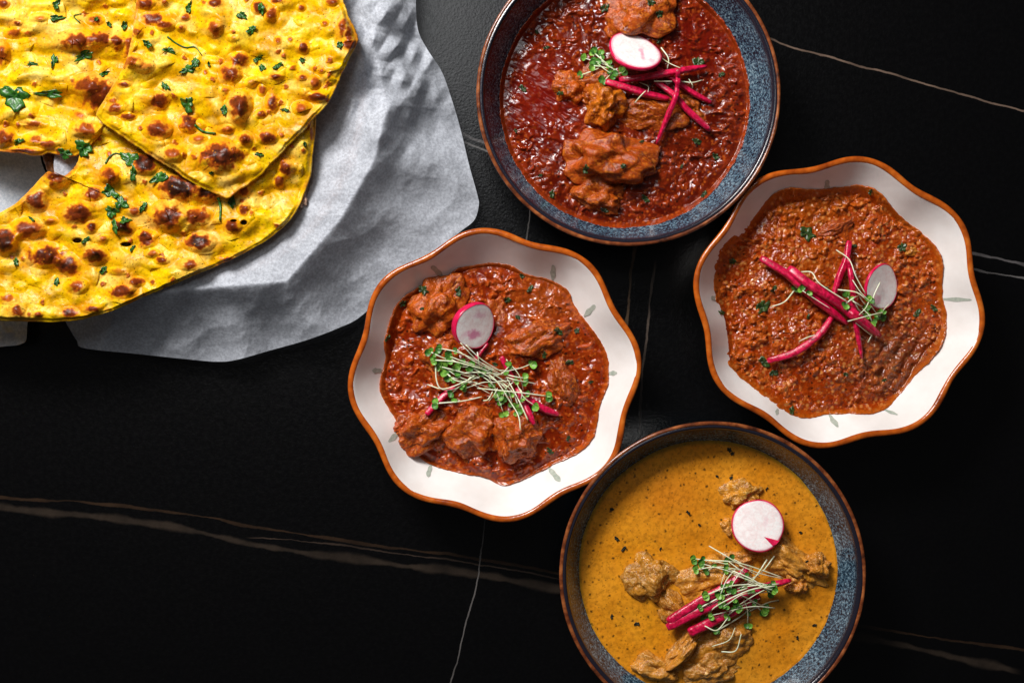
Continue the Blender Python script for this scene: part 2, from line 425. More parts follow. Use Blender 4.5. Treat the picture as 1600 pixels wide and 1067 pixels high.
def make_bowl(name, kind, phase=0, A=0.0):
    e = empty(name, (0, 0, 0)); pr = bowl_profile(kind); n = 240; th = np.arange(n) * 2 * PI / n
    V = []
    for s, z in pr:
        r = s * kind['R'] * scal(th, s, phase, A); V.append(np.stack([r * np.cos(th), r * np.sin(th), np.full(n, z)], -1))
    V = np.array(V).reshape(-1, 3)
    c = len(V); V = np.vstack([V, [0, 0, float((zwall_round if kind is ROUND else zwall_white)(0))]])
    F = grid_faces(len(pr), n, True)
    ce = np.stack([np.full(n // 2, c), np.arange(0, n, 2), np.arange(0, n, 2) + 1, (np.arange(0, n, 2) + 2) % n], -1)
    F = np.vstack([F, ce])
    obj('body', V, F, MT['glaze'] if kind is ROUND else MT['white'], e)
    s0 = .985 + .0014 / kind['R']; n = 360; th = np.arange(n) * 2 * PI / n
    r = kind['R'] * s0 * scal(th, 1, phase, A)
    wob = perlin(np.cos(th) * 5, np.sin(th) * 5, 3.3)
    rad = (.0014 if kind is ROUND else .0021) * (1 + .16 * wob)
    path = np.stack([r * np.cos(th), r * np.sin(th), kind['rim'] + (-.0003 if kind is ROUND else -.0006) + 0 * th], -1)
    v, f = tube(path, rad, 12, True, 1.0 if kind is ROUND else .8); obj('rim', v, f, MT['rimb'] if kind is ROUND else MT['rimo'], e)
    return e

def copy_tree(o, parent=None):
    c = o.copy(); scene.collection.objects.link(c); c.parent = parent
    for ch in list(o.children): copy_tree(ch, c)
    return c

bowl_top = make_bowl('blue_bowl', ROUND)
bowl_top.location = tuple(W(982, 147, .055)[:2]) + (0,)
tag(bowl_top, 'round blue speckled stoneware bowl holding dark red chicken curry, beside the greaseproof paper', 'bowl', 'round blue stoneware bowls')
bowl_yel = copy_tree(bowl_top); bowl_yel.location = tuple(W(1113.5, 898, .055)[:2]) + (0,); bowl_yel.scale = (1.008, 1.008, 1)
bowl_yel.rotation_euler[2] = 0
tag(bowl_yel, 'round blue speckled stoneware bowl filled with smooth yellow curry', 'bowl', 'round blue stoneware bowls')
bowl_mid = make_bowl('scalloped_bowl', WHITE, 0, .034)
bowl_right = copy_tree(bowl_mid)
PH_MID, PH_RIGHT = math.radians(6.5), math.radians(-11.0)
bowl_mid.location = tuple(W(773, 586, .05)[:2]) + (0,); bowl_mid.rotation_euler[2] = PH_MID
bowl_right.location = tuple(W(1311.5, 472.5, .05)[:2]) + (0,); bowl_right.rotation_euler[2] = PH_RIGHT
tag(bowl_mid, 'white scalloped bowl with orange rim holding chunky chicken curry, its edge near the paper', 'bowl', 'white scalloped bowls')
tag(bowl_right, 'white scalloped bowl with orange rim holding minced curry under crossed magenta strips', 'bowl', 'white scalloped bowls')

def painted_leaf(e, phase, px, py, length, width, skew=0.0, s_guess=None):
    """a brushed leaf stroke lying on the inner wall of a scalloped bowl at a photograph pixel"""
    z = .04
    for _ in range(12):
        p = W(px, py, z) - np.array(e.location); th = math.atan2(p[1], p[0]); r = math.hypot(p[0], p[1])
        s = r / WHITE['R']
        s = r / (WHITE['R'] * float(scal(th - phase, s, 0, .034))); z = float(zwall_white(s))
    n, k = 18, 5; V = []
    for i in range(n):
        u = i / (n - 1); w = width * S * math.sin(PI * min(1, u * .96 + .02)) ** .5 * (.75 + .35 * u) * (1 + .18 * math.sin(u * 11 + px))
        for j in range(k):
            q = (j / (k - 1) - .5) * w; ds = (u - .5) * length * S
            rr = r + ds; tt = th + (q + skew * ds) / rr
            s_ = rr / (WHITE['R'] * float(scal(tt - phase, s, 0, .034)))
            V.append([rr * math.cos(tt), rr * math.sin(tt), float(zwall_white(s_)) + .0004])
    V = np.array(V); c, sn = math.cos(-phase), math.sin(-phase)
    V = np.stack([V[:, 0] * c - V[:, 1] * sn, V[:, 0] * sn + V[:, 1] * c, V[:, 2]], -1)
    me = raw_mesh('painted_leaf', V, grid_faces(n, k)); me.materials.append(MT['paint'])
    o = bpy.data.objects.new('painted_leaf', me); scene.collection.objects.link(o); o.parent = e
for a in [(683, 424, 20, 9, .3), (864, 427, 20, 9, .5), (921, 486, 22, 9, .2), (590, 579, 14, 8, 0), (617, 681, 22, 8, .2), (671, 735, 16, 8, .3), (866, 741, 24, 9, .2), (956, 583, 14, 7, .1)]:
    painted_leaf(bowl_mid, PH_MID, *a)
for a in [(1292, 291, 16, 9, .2), (1491, 468, 36, 6, -.1), (1302, 657, 18, 9, .4), (1390, 643, 16, 6, .8), (1116, 466, 12, 8, 0), (1214, 643, 10, 6, 0)]:
    painted_leaf(bowl_right, PH_RIGHT, *a)

# ------------------------------------------------------------------ curries
def z_round(x, y, b): 
    p = np.array(b.location); return zwall_round(np.hypot(x - p[0], y - p[1]) / ROUND['R'])
def z_white(x, y, b, phase):
    p = np.array(b.location); r = np.hypot(x - p[0], y - p[1]); th = np.arctan2(y - p[1], x - p[0]); s = r / WHITE['R']
    return zwall_white(r / (WHITE['R'] * scal(th - phase, s, 0, .034)))

def make_curry(name, c, outline, level, hfun, cfun, mat, zw, n=440, film=.0006, flat=False):
    t, th = disc_grid(n); R = poly_R(outline, c, th) * (1 + .006 * perlin(np.cos(th) * 14, np.sin(th) * 14, 1.7) + .004 * perlin(np.cos(th) * 40, np.sin(th) * 40, 8.7))
    px = c[0] + t * R * np.cos(th); py = c[1] - t * R * np.sin(th)
    h = hfun(px, py, t)
    z = level + h * sstep(1.0, .90, t)
    P = W(px, py, z)
    zwl = zw(P[..., 0], P[..., 1])
    if flat:
        z = level + h + .0006 * np.exp(-np.clip(zw(P[..., 0], P[..., 1]) * -1 + level, 0, 1) / .0025)
    else: z = np.maximum(z, zwl + (film + np.clip(h, 0, .003) * .5) * np.sqrt(np.clip(1 - t, 0, 1) / .02).clip(0, 1) )
    if not flat: z = np.where(t > .992, np.minimum(z, zwl + .0001), z) - .0012 * sstep(.992, 1.0, t)
    P = W(px, py, z)
    col = cfun(px, py, h, t)
    o = obj(name, P.reshape(-1, 3), grid_faces(n, n), mat, None, col.reshape(-1, 3)); add_bvh(name, o); return o

def gauss(px, py, x, y, rx, ry, ang=0):
    a = math.radians(ang); dx, dy = px - x, -(py - y); u = (dx * math.cos(a) + dy * math.sin(a)) / rx; v = (-dx * math.sin(a) + dy * math.cos(a)) / ry
    return np.exp(-(u * u + v * v))

# --- chunks of each bowl: (name label, px, py, rx, ry, angle, zc, hz, roughness, colourkey)
DET = {}
def red_h(px, py, scale=1.0):
    wx, wy = px + 5 * perlin(px / 22, py / 22, 4.4), py + 5 * perlin(px / 22, py / 22, 9.4)
    big = fbm(wx / 55, wy / 55, .3, 3); mid = fbm(wx / 19, wy / 14, 2.1, 2)
    d, rid = worley(wx / 9.5, wy / 8.5, 1); lump = np.clip(1 - d * 1.25, 0, 1) * (rid > .35) * (.4 + rid)
    d2, r2 = worley(wx / 4.6, wy / 4.6, 5); l2 = np.clip(1 - d2 * 1.3, 0, 1) * (r2 > .4)
    am = sstep(-.35, .25, fbm(px / 60, py / 60, 21, 2)); lump = lump * (.25 + .9 * am); l2 = l2 * am; mid = mid * (.7 + .5 * am)
    det = .0031 * mid + .0013 * lump + .0003 * l2
    det = .5 * (det + np.sqrt((det - .0002) ** 2 + 1.2e-7)) + .0001; DET['d'] = det
    return scale * (.0042 * big + det + .00015 * fbm(px / 4.2, py / 4.2, 7, 2))

def red_col(px, py, h, oil, meat, grain, sat=1.0):
    n = fbm(px / 30, py / 30, 5.5, 4); f = fbm(px / 5, py / 5, 3.5, 3)
    dd = DET['d']; hh = (dd - np.percentile(dd, 25)) / (np.percentile(dd, 88) - np.percentile(dd, 25) + 1e-9)
    c = mix(oil, meat, .62 * hh + .16 + .7 * n)
    c = mix(c, grain, sstep(.12, .45, f) * .6)
    d, rid = worley(px / 6, py / 6, 33)
    c = mix(c, lin((196, 92, 26)), (rid > .90) * sstep(.45, .2, d) * .55)
    c = mix(c, lin((26, 14, 6)), (rid < .05) * sstep(.35, .2, d) * .9)
    d, rid = worley(px / 3.2, py / 3.2, 44)
    c = mix(c, lin((20, 18, 6)), (rid > .93) * sstep(.4, .2, d) * .8)
    return c

TOPC = (979, 151)
top_out = [(979 + 197 * math.cos(a) - 3, 158 - 201 * math.sin(a)) for a in np.linspace(0, 2 * PI, 33)[:-1]]
def top_h(px, py, t):
    h = red_h(px, py)
    for x, y, a, b, q, k in [(945, 250, 80, 60, 0, .006), (1000, 40, 60, 60, 0, .005), (905, 150, 60, 30, -20, .003), (1040, 180, 80, 45, 10, .002), (1070, 90, 60, 50, 0, .001)]:
        h = h + k * gauss(px, py, x, y, a, b, q)
    # smooth streaky oil pool on the left
    k = gauss(px, py, 850, 150, 55, 70) * .75
    st = fbm((px + py * .6) / 50, (py - px * .6) / 12, 1.2, 3) * .0022
    return h * (1 - k) + (st + .001) * k
def top_c(px, py, h, t):
    c = red_col(px, py, h, lin((84, 14, 1)), lin((138, 44, 12)), lin((188, 82, 30)))
    k = gauss(px, py, 850, 150, 60, 75) + .7 * gauss(px, py, 1085, 70, 60, 55)
    c = mix(c, lin((116, 14, 6)), k * .75)
    c = mix(c, lin((168, 66, 22)), sstep(.93, .99, t) * .5)
    return c
curry_top = make_curry('red_chicken_curry', TOPC, top_out, .027, top_h, top_c, MT['red'], lambda x, y: z_round(x, y, bowl_top))
tag(curry_top, 'dark red chicken curry sauce with oily patches in the upper blue bowl', 'curry')

def fromz(pts, sc, ox, oy): return [(ox + x * sc, oy + y * sc) for x, y in pts]
MIDC = (771, 584)
mid_out = fromz([(510, 135), (580, 142), (640, 175), (725, 195), (790, 235), (815, 290), (860, 350), (905, 410), (932, 470), (935, 560), (905, 650), (885, 750), (835, 810), (740, 855), (640, 905), (560, 930), (490, 900), (400, 885), (290, 850), (240, 800), (205, 745), (180, 700), (130, 620), (118, 560), (140, 480), (135, 420), (160, 330), (190, 270), (280, 208), (345, 192), (400, 155)], .4405, 540, 350)
MIDCH = [(690, 480, 62, 50, 70), (845, 540, 60, 38, 15), (665, 672, 46, 40, 20), (745, 668, 48, 44, 0), (815, 680, 44, 44, 0), (750, 560, 60, 50, 0), (870, 640, 40, 50, 0)]
def mid_h(px, py, t):
    h = red_h(px, py, 1.05)
    for x, y, a, b, q in MIDCH: h = h + .0055 * gauss(px, py, x, y, a, b, q)
    return h + .0015
def mid_c(px, py, h, t):
    c = red_col(px, py, h, lin((116, 26, 0)), lin((172, 66, 14)), lin((214, 114, 44)))
    k = gauss(px, py, 850, 470, 60, 40); c = mix(c, lin((164, 78, 20)), k * .5)
    return mix(c, lin((176, 84, 26)), sstep(.94, .99, t) * .6)
curry_mid = make_curry('chunky_chicken_curry', MIDC, mid_out, .0265, mid_h, mid_c, MT['red'], lambda x, y: z_white(x, y, bowl_mid, PH_MID))
tag(curry_mid, 'thick red brown chicken curry sauce in the middle scalloped bowl', 'curry')

RIC = (1296, 472)
right_out = fromz([(600, 112), (660, 125), (700, 155), (735, 200), (775, 240), (830, 280), (890, 340), (915, 400), (912, 500), (927, 590), (922, 670), (880, 740), (820, 800), (770, 860), (720, 915), (660, 945), (560, 945), (480, 950), (430, 962), (350, 948), (290, 905), (220, 850), (150, 790), (100, 715), (92, 620), (85, 540), (78, 450), (85, 370), (130, 310), (190, 260), (245, 200), (290, 150), (350, 125), (450, 128), (530, 120)], .4311, 1080, 240)
def right_h(px, py, t):
    wx, wy = px + 4 * perlin(px / 18, py / 18, 14.4), py + 4 * perlin(px / 18, py / 18, 19.4)
    d, rid = worley(wx / 8.5, wy / 8.0, 2); am = sstep(-.3, .3, fbm(px / 50, py / 50, 31, 2)); lump = np.clip(1 - d * 1.15, 0, 1) ** .8 * (rid > .35) * (.45 + rid * .9) * (.3 + am)
    d2, r2 = worley(wx / 5.0, wy / 5.0, 6); l2 = np.clip(1 - d2 * 1.2, 0, 1) * (r2 > .3)
    d3, r3 = worley(wx / 16, wy / 14, 9); l3 = np.clip(1 - d3 * 1.1, 0, 1) * (r3 > .45)
    det = .0019 * lump + .0004 * l2 * am + .0030 * l3 * (.4 + am * .6) + .0022 * fbm(wx / 24, wy / 20, 4, 2) - .0009
    det = .5 * (det + np.sqrt(det ** 2 + 6e-8)); DET['d'] = det; h = .0036 * fbm(wx / 50, wy / 50, 8.3, 3) + det + .0005 * fbm(px / 4, py / 4, 3, 2)
    for x, y, a, b, q, k in [(1270, 430, 75, 60, 0, .0055), (1320, 560, 70, 55, 0, .006), (1240, 550, 60, 50, 0, .002), (1380, 440, 60, 60, 0, .002)]:
        h = h + k * gauss(px, py, x, y, a, b, q)
    # wet ripples at the lower right
    k = gauss(px, py, 1405, 560, 55, 50); h = h + k * .0014 * np.sin((px * .8 + py * .55) / 3.2 + 3 * fbm(px / 24, py / 24, 2, 3))
    return h
def right_c(px, py, h, t):
    c = red_col(px, py, h, lin((146, 46, 0)), lin((176, 80, 20)), lin((220, 130, 56)))
    c = mix(c, lin((170, 84, 12)), gauss(px, py, 1270, 330, 60, 30) * .5 + gauss(px, py, 1280, 410, 35, 25) * .5)
    d, rid = worley(px / 7.5, py / 7.5, 91); c = mix(c, lin((222, 150, 78)), (rid > .80) * sstep(.5, .15, d) * .55); c = mix(c, lin((92, 26, 4)), (rid < .16) * sstep(.6, .2, d) * .6)
    c = mix(c, lin((104, 60, 36)), gauss(px, py, 1400, 560, 65, 55) * .6)
    return mix(c, lin((176, 84, 14)), sstep(.93, .985, t) * .75)
curry_right = make_curry('minced_curry', RIC, right_out, .0275, right_h, right_c, MT['mince'], lambda x, y: z_white(x, y, bowl_right, PH_RIGHT))
tag(curry_right, 'coarse grainy orange brown minced curry in the right scalloped bowl', 'curry')

YC = (1112, 902)
yel_out = [(1109 + 213 * math.cos(a), 896 - 213 * math.sin(a)) for a in np.linspace(0, 2 * PI, 33)[:-1]]
YCH = [(1155, 772, 30, 22), (1140, 828, 16, 16), (1022, 915, 40, 46), (1052, 952, 34, 30), (1120, 905, 60, 40), (1235, 875, 52, 38), (1255, 912, 22, 18), (1062, 1030, 50, 28), (1130, 1010, 60, 44)]
def yel_h(px, py, t):
    h = .0011 * fbm(px / 60, py / 45, 1.3, 3) + .00035 * fbm((px + py) / 40, (py - px) / 14, 5.3, 2) * sstep(-.1, .3, fbm(px / 90, py / 90, 2, 2)) + .00018 * fbm(px / 9, py / 9, 3, 3)
    for x, y, a, b in YCH: h = h + .0022 * gauss(px, py, x, y, a * 1.15, b * 1.15)
    k = gauss(px, py, 1020, 1010, 45, 40) + gauss(px, py, 1080, 940, 60, 40)
    return h + .0007 * k * fbm(px / 22, py / 22, 9, 3)
def yel_c(px, py, h, t):
    n = fbm(px / 80, py / 80, 4, 4); f = fbm(px / 14, py / 14, 6, 4)
    c = mix(lin((208, 124, 14)), lin((230, 154, 40)), .5 + .8 * n + .2 * f)
    k = gauss(px, py, 1000, 870, 60, 60) * .4 + gauss(px, py, 1000, 975, 70, 60) * .5 + gauss(px, py, 1050, 700, 80, 20) * .3
    c = mix(c, lin((226, 152, 20)), k * (.6 + f))
    k = gauss(px, py, 1040, 770, 60, 40); c = mix(c, lin((206, 116, 26)), k * .5)
    d, rid = worley(px / 3.6, py / 3.6, 71); c = mix(c, lin((96, 58, 10)), (rid > .86) * sstep(.42, .15, d) * .5)
    d, rid = worley(px / 15, py / 15, 72); c = mix(c, lin((70, 48, 14)), (rid > .72) * sstep(.10 + .10 * rid, .05, d + .12 * perlin(px / 3, py / 3, 1)) * .9)
    rr = np.hypot(px - 1108, py - 894); return mix(c, lin((128, 110, 20)), sstep(197, 204, rr) * .7)
curry_yel = make_curry('yellow_chicken_curry', YC, yel_out, .0315, yel_h, yel_c, MT['yellow'], lambda x, y: z_round(x, y, bowl_yel), flat=True)
tag(curry_yel, 'smooth mustard yellow curry sauce flecked with dark herbs in the lower blue bowl', 'curry')

# ------------------------------------------------------------------ pieces of chicken
bm = bmesh.new(); bmesh.ops.create_icosphere(bm, subdivisions=6, radius=1.0); bm.verts.ensure_lookup_table()
ICO = np.array([v.co[:] for v in bm.verts]); ICOF = np.array([[v.index for v in f.verts] for f in bm.faces]); bm.free()
RED_MEAT = (lin((118, 36, 4)), lin((178, 74, 14)), lin((226, 130, 36)))
YEL_MEAT = (lin((156, 88, 14)), lin((220, 148, 46)), lin((250, 204, 124)))
def chunk(key, label, px, py, rx, ry, hz, ang=0, tilt=0, bend=0.0, pinch=0.0, pal=RED_MEAT, rough=1.0, sink=.35, tint=None, name='chicken_piece'):
    sd = (px * .37 + py * .61) % 97
    v = ICO.copy()
    q = v + 0.0
    x, y, z = q[:, 0], q[:, 1], q[:, 2]
    y = y * (1 - pinch * x); z = z * (1 - .5 * pinch * x); y = y + bend * (x * x - .4)
    lump = fbm(v[:, 0] * 1.3 + sd, v[:, 1] * 1.3, v[:, 2] * 1.3, 2) * .62
    rid = fbm(v[:, 0] * 2.3 + sd, v[:, 1] * 2.6, v[:, 2] * 2.6, 2, .4, True) * .05
    fine = fbm(v[:, 0] * 9 + sd, v[:, 1] * 9, v[:, 2] * 7, 2) * .035 * rough
    k = 1 + lump + rid * rough + fine
    x, y, z = x * k, y * k, z * k
    a = math.radians(ang); tl = math.radians(tilt)
    X = x * rx * S; Y = y * ry * S; Z = z * hz
    X, Z = X * math.cos(tl) - Z * math.sin(tl), X * math.sin(tl) + Z * math.cos(tl)
    X, Y = X * math.cos(a) - Y * math.sin(a), X * math.sin(a) + Y * math.cos(a)
    g, _ = hit(key, px, py)
    zr = Z + hz * (sink - .5) * 1.2 - .0032; sk = 1 + .11 * np.exp(-((zr - .0002) / .0022) ** 2); X, Y = X * sk, Y * sk
    P = np.stack([X + g[0], Y + g[1], Z + g[2] + hz * (sink - .5) * 1.2 - .0032], -1)
    f = fbm(v[:, 0] * 2.4 + sd + 9, v[:, 1] * 2.4, v[:, 2] * 2.4, 4); f2 = fbm(v[:, 0] * 10 + sd, v[:, 1] * 10 + 4, v[:, 2] * 10, 3)
    c = mix(pal[0], pal[1], .5 + 1.3 * f); c = mix(c, pal[2], sstep(.02, .4, f2) * .75)
    c = mix(c, pal[0] * .4, sstep(.15, .45, -f2) * .7)
    f4 = fbm(v[:, 0] * 22 + sd, v[:, 1] * 22, v[:, 2] * 22, 2); c = mix(c, pal[2] * 1.1, sstep(.1, .45, f4) * .6); c = mix(c, pal[0] * .45, sstep(.1, .5, -f4) * .6)
    f3 = fbm(v[:, 0] * 14 + sd + 30, v[:, 1] * 14, v[:, 2] * 14, 2); c = mix(c, lin((26, 30, 8)), sstep(.38, .5, f3) * .9)
    if pal is YEL_MEAT: c = mix(c, lin((222, 146, 30)), sstep(-.05, .3, fbm(v[:, 0] * 1.6 + sd, v[:, 1] * 1.6 + 7, v[:, 2] * 1.6, 2)) * .6)
    if tint is not None: c = mix(c, np.asarray(tint) * np.array([1.2, 1.08, .75]), .35 + f)
    zr = (P[:, 2] - g[2]) / hz
    o = obj(name, P, ICOF, MT['meat'], None, c); add_bvh(key, o)
    tag(o, label, 'chicken'); return o

K = 'red_chicken_curry'; G = 'chicken pieces in the upper blue bowl'
for a in [
    ('broad pale orange chicken piece at the top of the upper blue bowl above the radish', 1002, 22, 50, 38, .012, 5, 0, 0, .1, RED_MEAT, .5, .5, lin((178, 84, 36))),
    ('small knobbly orange chicken piece ringed by glossy oil left in the upper blue bowl', 889, 138, 30, 23, .010, -20, 0, 0, .1, RED_MEAT, 1.0, .5, lin((170, 78, 22))),
    ('rust brown strip of chicken between the small knob and the round orange knob', 918, 150, 26, 14, .008, -30, 0, 0, .0, RED_MEAT, 1.0, .4, None),
    ('round yellow orange chicken knob just left of the magenta strips in the upper bowl', 945, 168, 29, 30, .016, 30, 0, 0, 0, RED_MEAT, .8, .7, lin((196, 116, 26))),
    ('flat brown chicken piece behind the thyme coloured sprouts and radish', 935, 120, 34, 22, .008, 10, 0, 0, 0, RED_MEAT, .6, .4, lin((128, 62, 34))),
    ('dark chicken piece lying under the magenta strips in the upper blue bowl', 1025, 178, 50, 28, .011, -6, 0, 0, .1, RED_MEAT, 1.0, .3, lin((120, 52, 20))),
    ('narrow shredded chicken end showing right of the crossing magenta strips', 1078, 168, 24, 16, .008, -40, 0, 0, .2, RED_MEAT, 1.0, .4, lin((150, 80, 36))),
    ('largest chicken piece, wide and rust orange, in the lower half of the upper blue bowl', 948, 247, 60, 40, .017, -8, 0, 0, .15, RED_MEAT, .7, .55, lin((156, 66, 24))),
    ('lumpy chicken end below the largest piece in the upper blue bowl', 936, 305, 36, 24, .011, -15, 0, 0, 0, RED_MEAT, 1.1, .5, lin((160, 72, 22))),
]:
    chunk(K, a[0], a[1], a[2], a[3], a[4], a[5], a[6], a[7], a[8], a[9], a[10], a[11], a[12], a[13])['group'] = G
K = 'chunky_chicken_curry'; G = 'chicken pieces in the middle scalloped bowl'
for a in [
    ('large orange chicken piece beside the radish slice, nearest the paper', 684, 478, 46, 36, .013, 60, 0, 0, .1, RED_MEAT, .9, .45, lin((176, 80, 24))),
    ('sauce coated chicken piece just right of the radish slice in the middle bowl', 770, 496, 22, 30, .005, -10, 0, 0, 0, RED_MEAT, .9, .3, lin((150, 62, 26))),
    ('chicken piece with pale grey spots right of the sprout bundle in the middle bowl', 838, 532, 44, 26, .012, 20, 0, 0, .1, RED_MEAT, .9, .5, lin((166, 72, 26))),
    ('chicken piece under the left end of the sprouts in the middle bowl', 690, 560, 34, 40, .010, 0, 0, 0, 0, RED_MEAT, 1, .3, lin((168, 76, 22))),
    ('rounded chicken piece resting on the lower left wall of the middle bowl', 658, 672, 42, 30, .012, 25, 0, 0, .1, RED_MEAT, 1.1, .45, lin((160, 68, 22))),
    ('chicken piece at the bottom centre of the middle bowl below the sprouts', 738, 672, 36, 40, .012, 60, 0, 0, .1, RED_MEAT, 1.1, .45, lin((166, 72, 22))),
    ('chunky chicken piece right of the bottom centre piece in the middle bowl', 810, 682, 34, 34, .013, 10, 0, 0, .1, RED_MEAT, 1.1, .5, lin((164, 70, 24))),
    ('small wedge of chicken near the right wall of the middle bowl', 880, 598, 20, 34, .009, 15, 0, 0, 0, RED_MEAT, 1.2, .4, lin((130, 50, 20))),
    ('red pepper coloured sliver of chicken touching the left porcelain wall', 632, 660, 18, 8, .004, 40, 0, 0, .2, RED_MEAT, .6, .5, lin((160, 48, 16))),
]:
    chunk(K, a[0], a[1], a[2], a[3], a[4], a[5], a[6], a[7], a[8], a[9], a[10], a[11], a[12], a[13])['group'] = G
K = 'minced_curry'
o = chunk(K, 'thin brown flap of meat near the top of the minced curry', 1308, 356, 26, 9, .006, 24, 0, .2, .3, RED_MEAT, .6, .6, lin((142, 66, 52)), name='meat_piece'); tag(o, cat='meat')
o = chunk(K, 'small yellow vegetable bit by the right wall of the minced curry', 1425, 392, 13, 8, .004, 5, 0, 0, .2, (lin((150, 74, 16)), lin((196, 120, 30)), lin((220, 160, 60))), .6, .6, None, name='vegetable_piece'); tag(o, cat='vegetable')
K = 'yellow_chicken_curry'; G = 'chicken pieces in the yellow curry'
for a in [
    ('pale chicken cube above the round radish slice in the yellow curry', 1155, 772, 30, 20, .010, 8, 0, 0, 0, YEL_MEAT, .9, .5, None),
    ('tiny chicken bit peeking out left of the round radish slice', 1139, 826, 11, 14, .006, 20, 0, 0, 0, YEL_MEAT, .9, .4, None),
    ('dark skinned chicken chunk alone at the left of the yellow curry', 1020, 903, 36, 32, .012, -50, 0, 0, .1, YEL_MEAT, 1.1, .5, lin((140, 98, 48))),
    ('ragged chicken shred reaching from the left chunk to the magenta strips', 1050, 948, 34, 20, .008, -48, 0, .1, .1, YEL_MEAT, 1.2, .45, lin((146, 90, 40))),
    ('creamy chicken piece under the sprout bundle in the yellow curry', 1116, 902, 50, 32, .012, 25, 0, 0, .1, YEL_MEAT, .8, .45, lin((192, 130, 52))),
    ('chicken piece directly below the round radish slice', 1160, 872, 26, 16, .009, 10, 0, 0, 0, YEL_MEAT, .8, .4, lin((186, 110, 50))),
    ('long lobed chicken piece at the right of the yellow curry', 1232, 876, 50, 26, .012, -28, 0, 0, .0, YEL_MEAT, .9, .5, lin((190, 134, 66))),
    ('brown chicken nub at the right end of the lobed chicken piece', 1274, 884, 20, 18, .009, 0, 0, 0, 0, YEL_MEAT, .9, .5, lin((170, 104, 46))),
    ('small round chicken knob below the lobed chicken piece', 1246, 912, 17, 15, .008, 0, 0, 0, 0, YEL_MEAT, .7, .5, lin((178, 100, 44))),
    ('long narrow chicken wing bone with meat below the magenta strips', 1066, 1012, 42, 13, .009, 50, 0, .15, -.2, YEL_MEAT, .6, .8, lin((184, 120, 50))),
    ('frayed end of the chicken wing at the frame edge', 1028, 1044, 34, 18, .008, -15, 0, 0, .1, YEL_MEAT, 1.2, .6, lin((190, 130, 64))),
    ('shaded brown chicken piece below the sprouts at the bottom of the yellow curry', 1132, 1000, 46, 34, .011, 20, 0, 0, .1, YEL_MEAT, 1.1, .35, lin((128, 76, 30))),  # darker tint paints in the shading at the bottom of the bowl
    ('darker chicken piece low in the yellow curry by the frame edge', 1110, 1044, 40, 26, .010, 10, 0, 0, .1, YEL_MEAT, 1.1, .4, lin((140, 88, 40))),  # shading painted into this tint as well
]:
    chunk(K, a[0], a[1], a[2], a[3], a[4], a[5], a[6], a[7], a[8], a[9], a[10], a[11], a[12], a[13])['group'] = G

# ------------------------------------------------------------------ basket, papers, flatbreads
BC, BA, BB = (310, 150), 255, 282
def ell(px, py): return np.hypot((px - BC[0]) / BA, (py - BC[1]) / BB)
basket = empty('wicker_basket', tuple(W(BC[0], BC[1], .05)[:2]) + (0,))
tag(basket, 'brown wicker basket under the paper and flatbreads, its rim showing between the breads', 'basket')
def basket_ring(k, z, rad, ph, amp, freq, n=420):
    th = np.arange(n) * 2 * PI / n
    f = (k + amp * np.cos(freq * th + ph)); p = W(BC[0] + BA * f * np.cos(th), BC[1] + BB * f * np.sin(th), .05); p[:, 2] = z + amp * 100 * .001 * np.sin(freq * th + ph) * 1.6
    return tube(p, rad, 8, True)
for i in range(3):
    v, f = basket_ring(1.0, .0435, .0022, i * 2 * PI / 3, .011, 46); obj('rim_strand', v, f, MT['wicker'], basket)
for i in range(9):
    z = .004 + i * .0048; v, f = basket_ring(.80 + .19 * (i / 8) ** .7, z, .0019, (i % 2) * PI, .010, 22, 300); obj('weaver', v, f, MT['wicker'], basket)
for i in range(44):
    a = i * 2 * PI / 44; ks = np.linspace(0, 1, 8)
    p = np.array([np.append(W(BC[0] + BA * (.80 + .19 * u ** .7) * math.cos(a), BC[1] + BB * (.80 + .19 * u ** .7) * math.sin(a), .05)[:2], .003 + .042 * u) for u in ks])
    v, f = tube(p, .0018, 6); obj('stake', v, f, MT['wicker'], basket)
th = np.arange(64) * 2 * PI / 64
p0 = W(BC[0] + BA * .8 * np.cos(th), BC[1] + BB * .8 * np.sin(th), .05); p0[:, 2] = .004; c0 = W(BC[0], BC[1], .05); c0[2] = .004
v = np.vstack([p0, p0 - [0, 0, .003], c0[None], c0[None] - [0, 0, .003]]); f = [[i, (i + 1) % 64, 64 + (i + 1) % 64, 64 + i] for i in range(64)] + [[128, i, (i + 1) % 64, (i + 2) % 64] for i in range(0, 64, 2)] + [[129, 64 + (i + 2) % 64, 64 + (i + 1) % 64, 64 + i] for i in range(0, 64, 2)]
obj('base', v, f, MT['wicker'], basket, smooth=False)

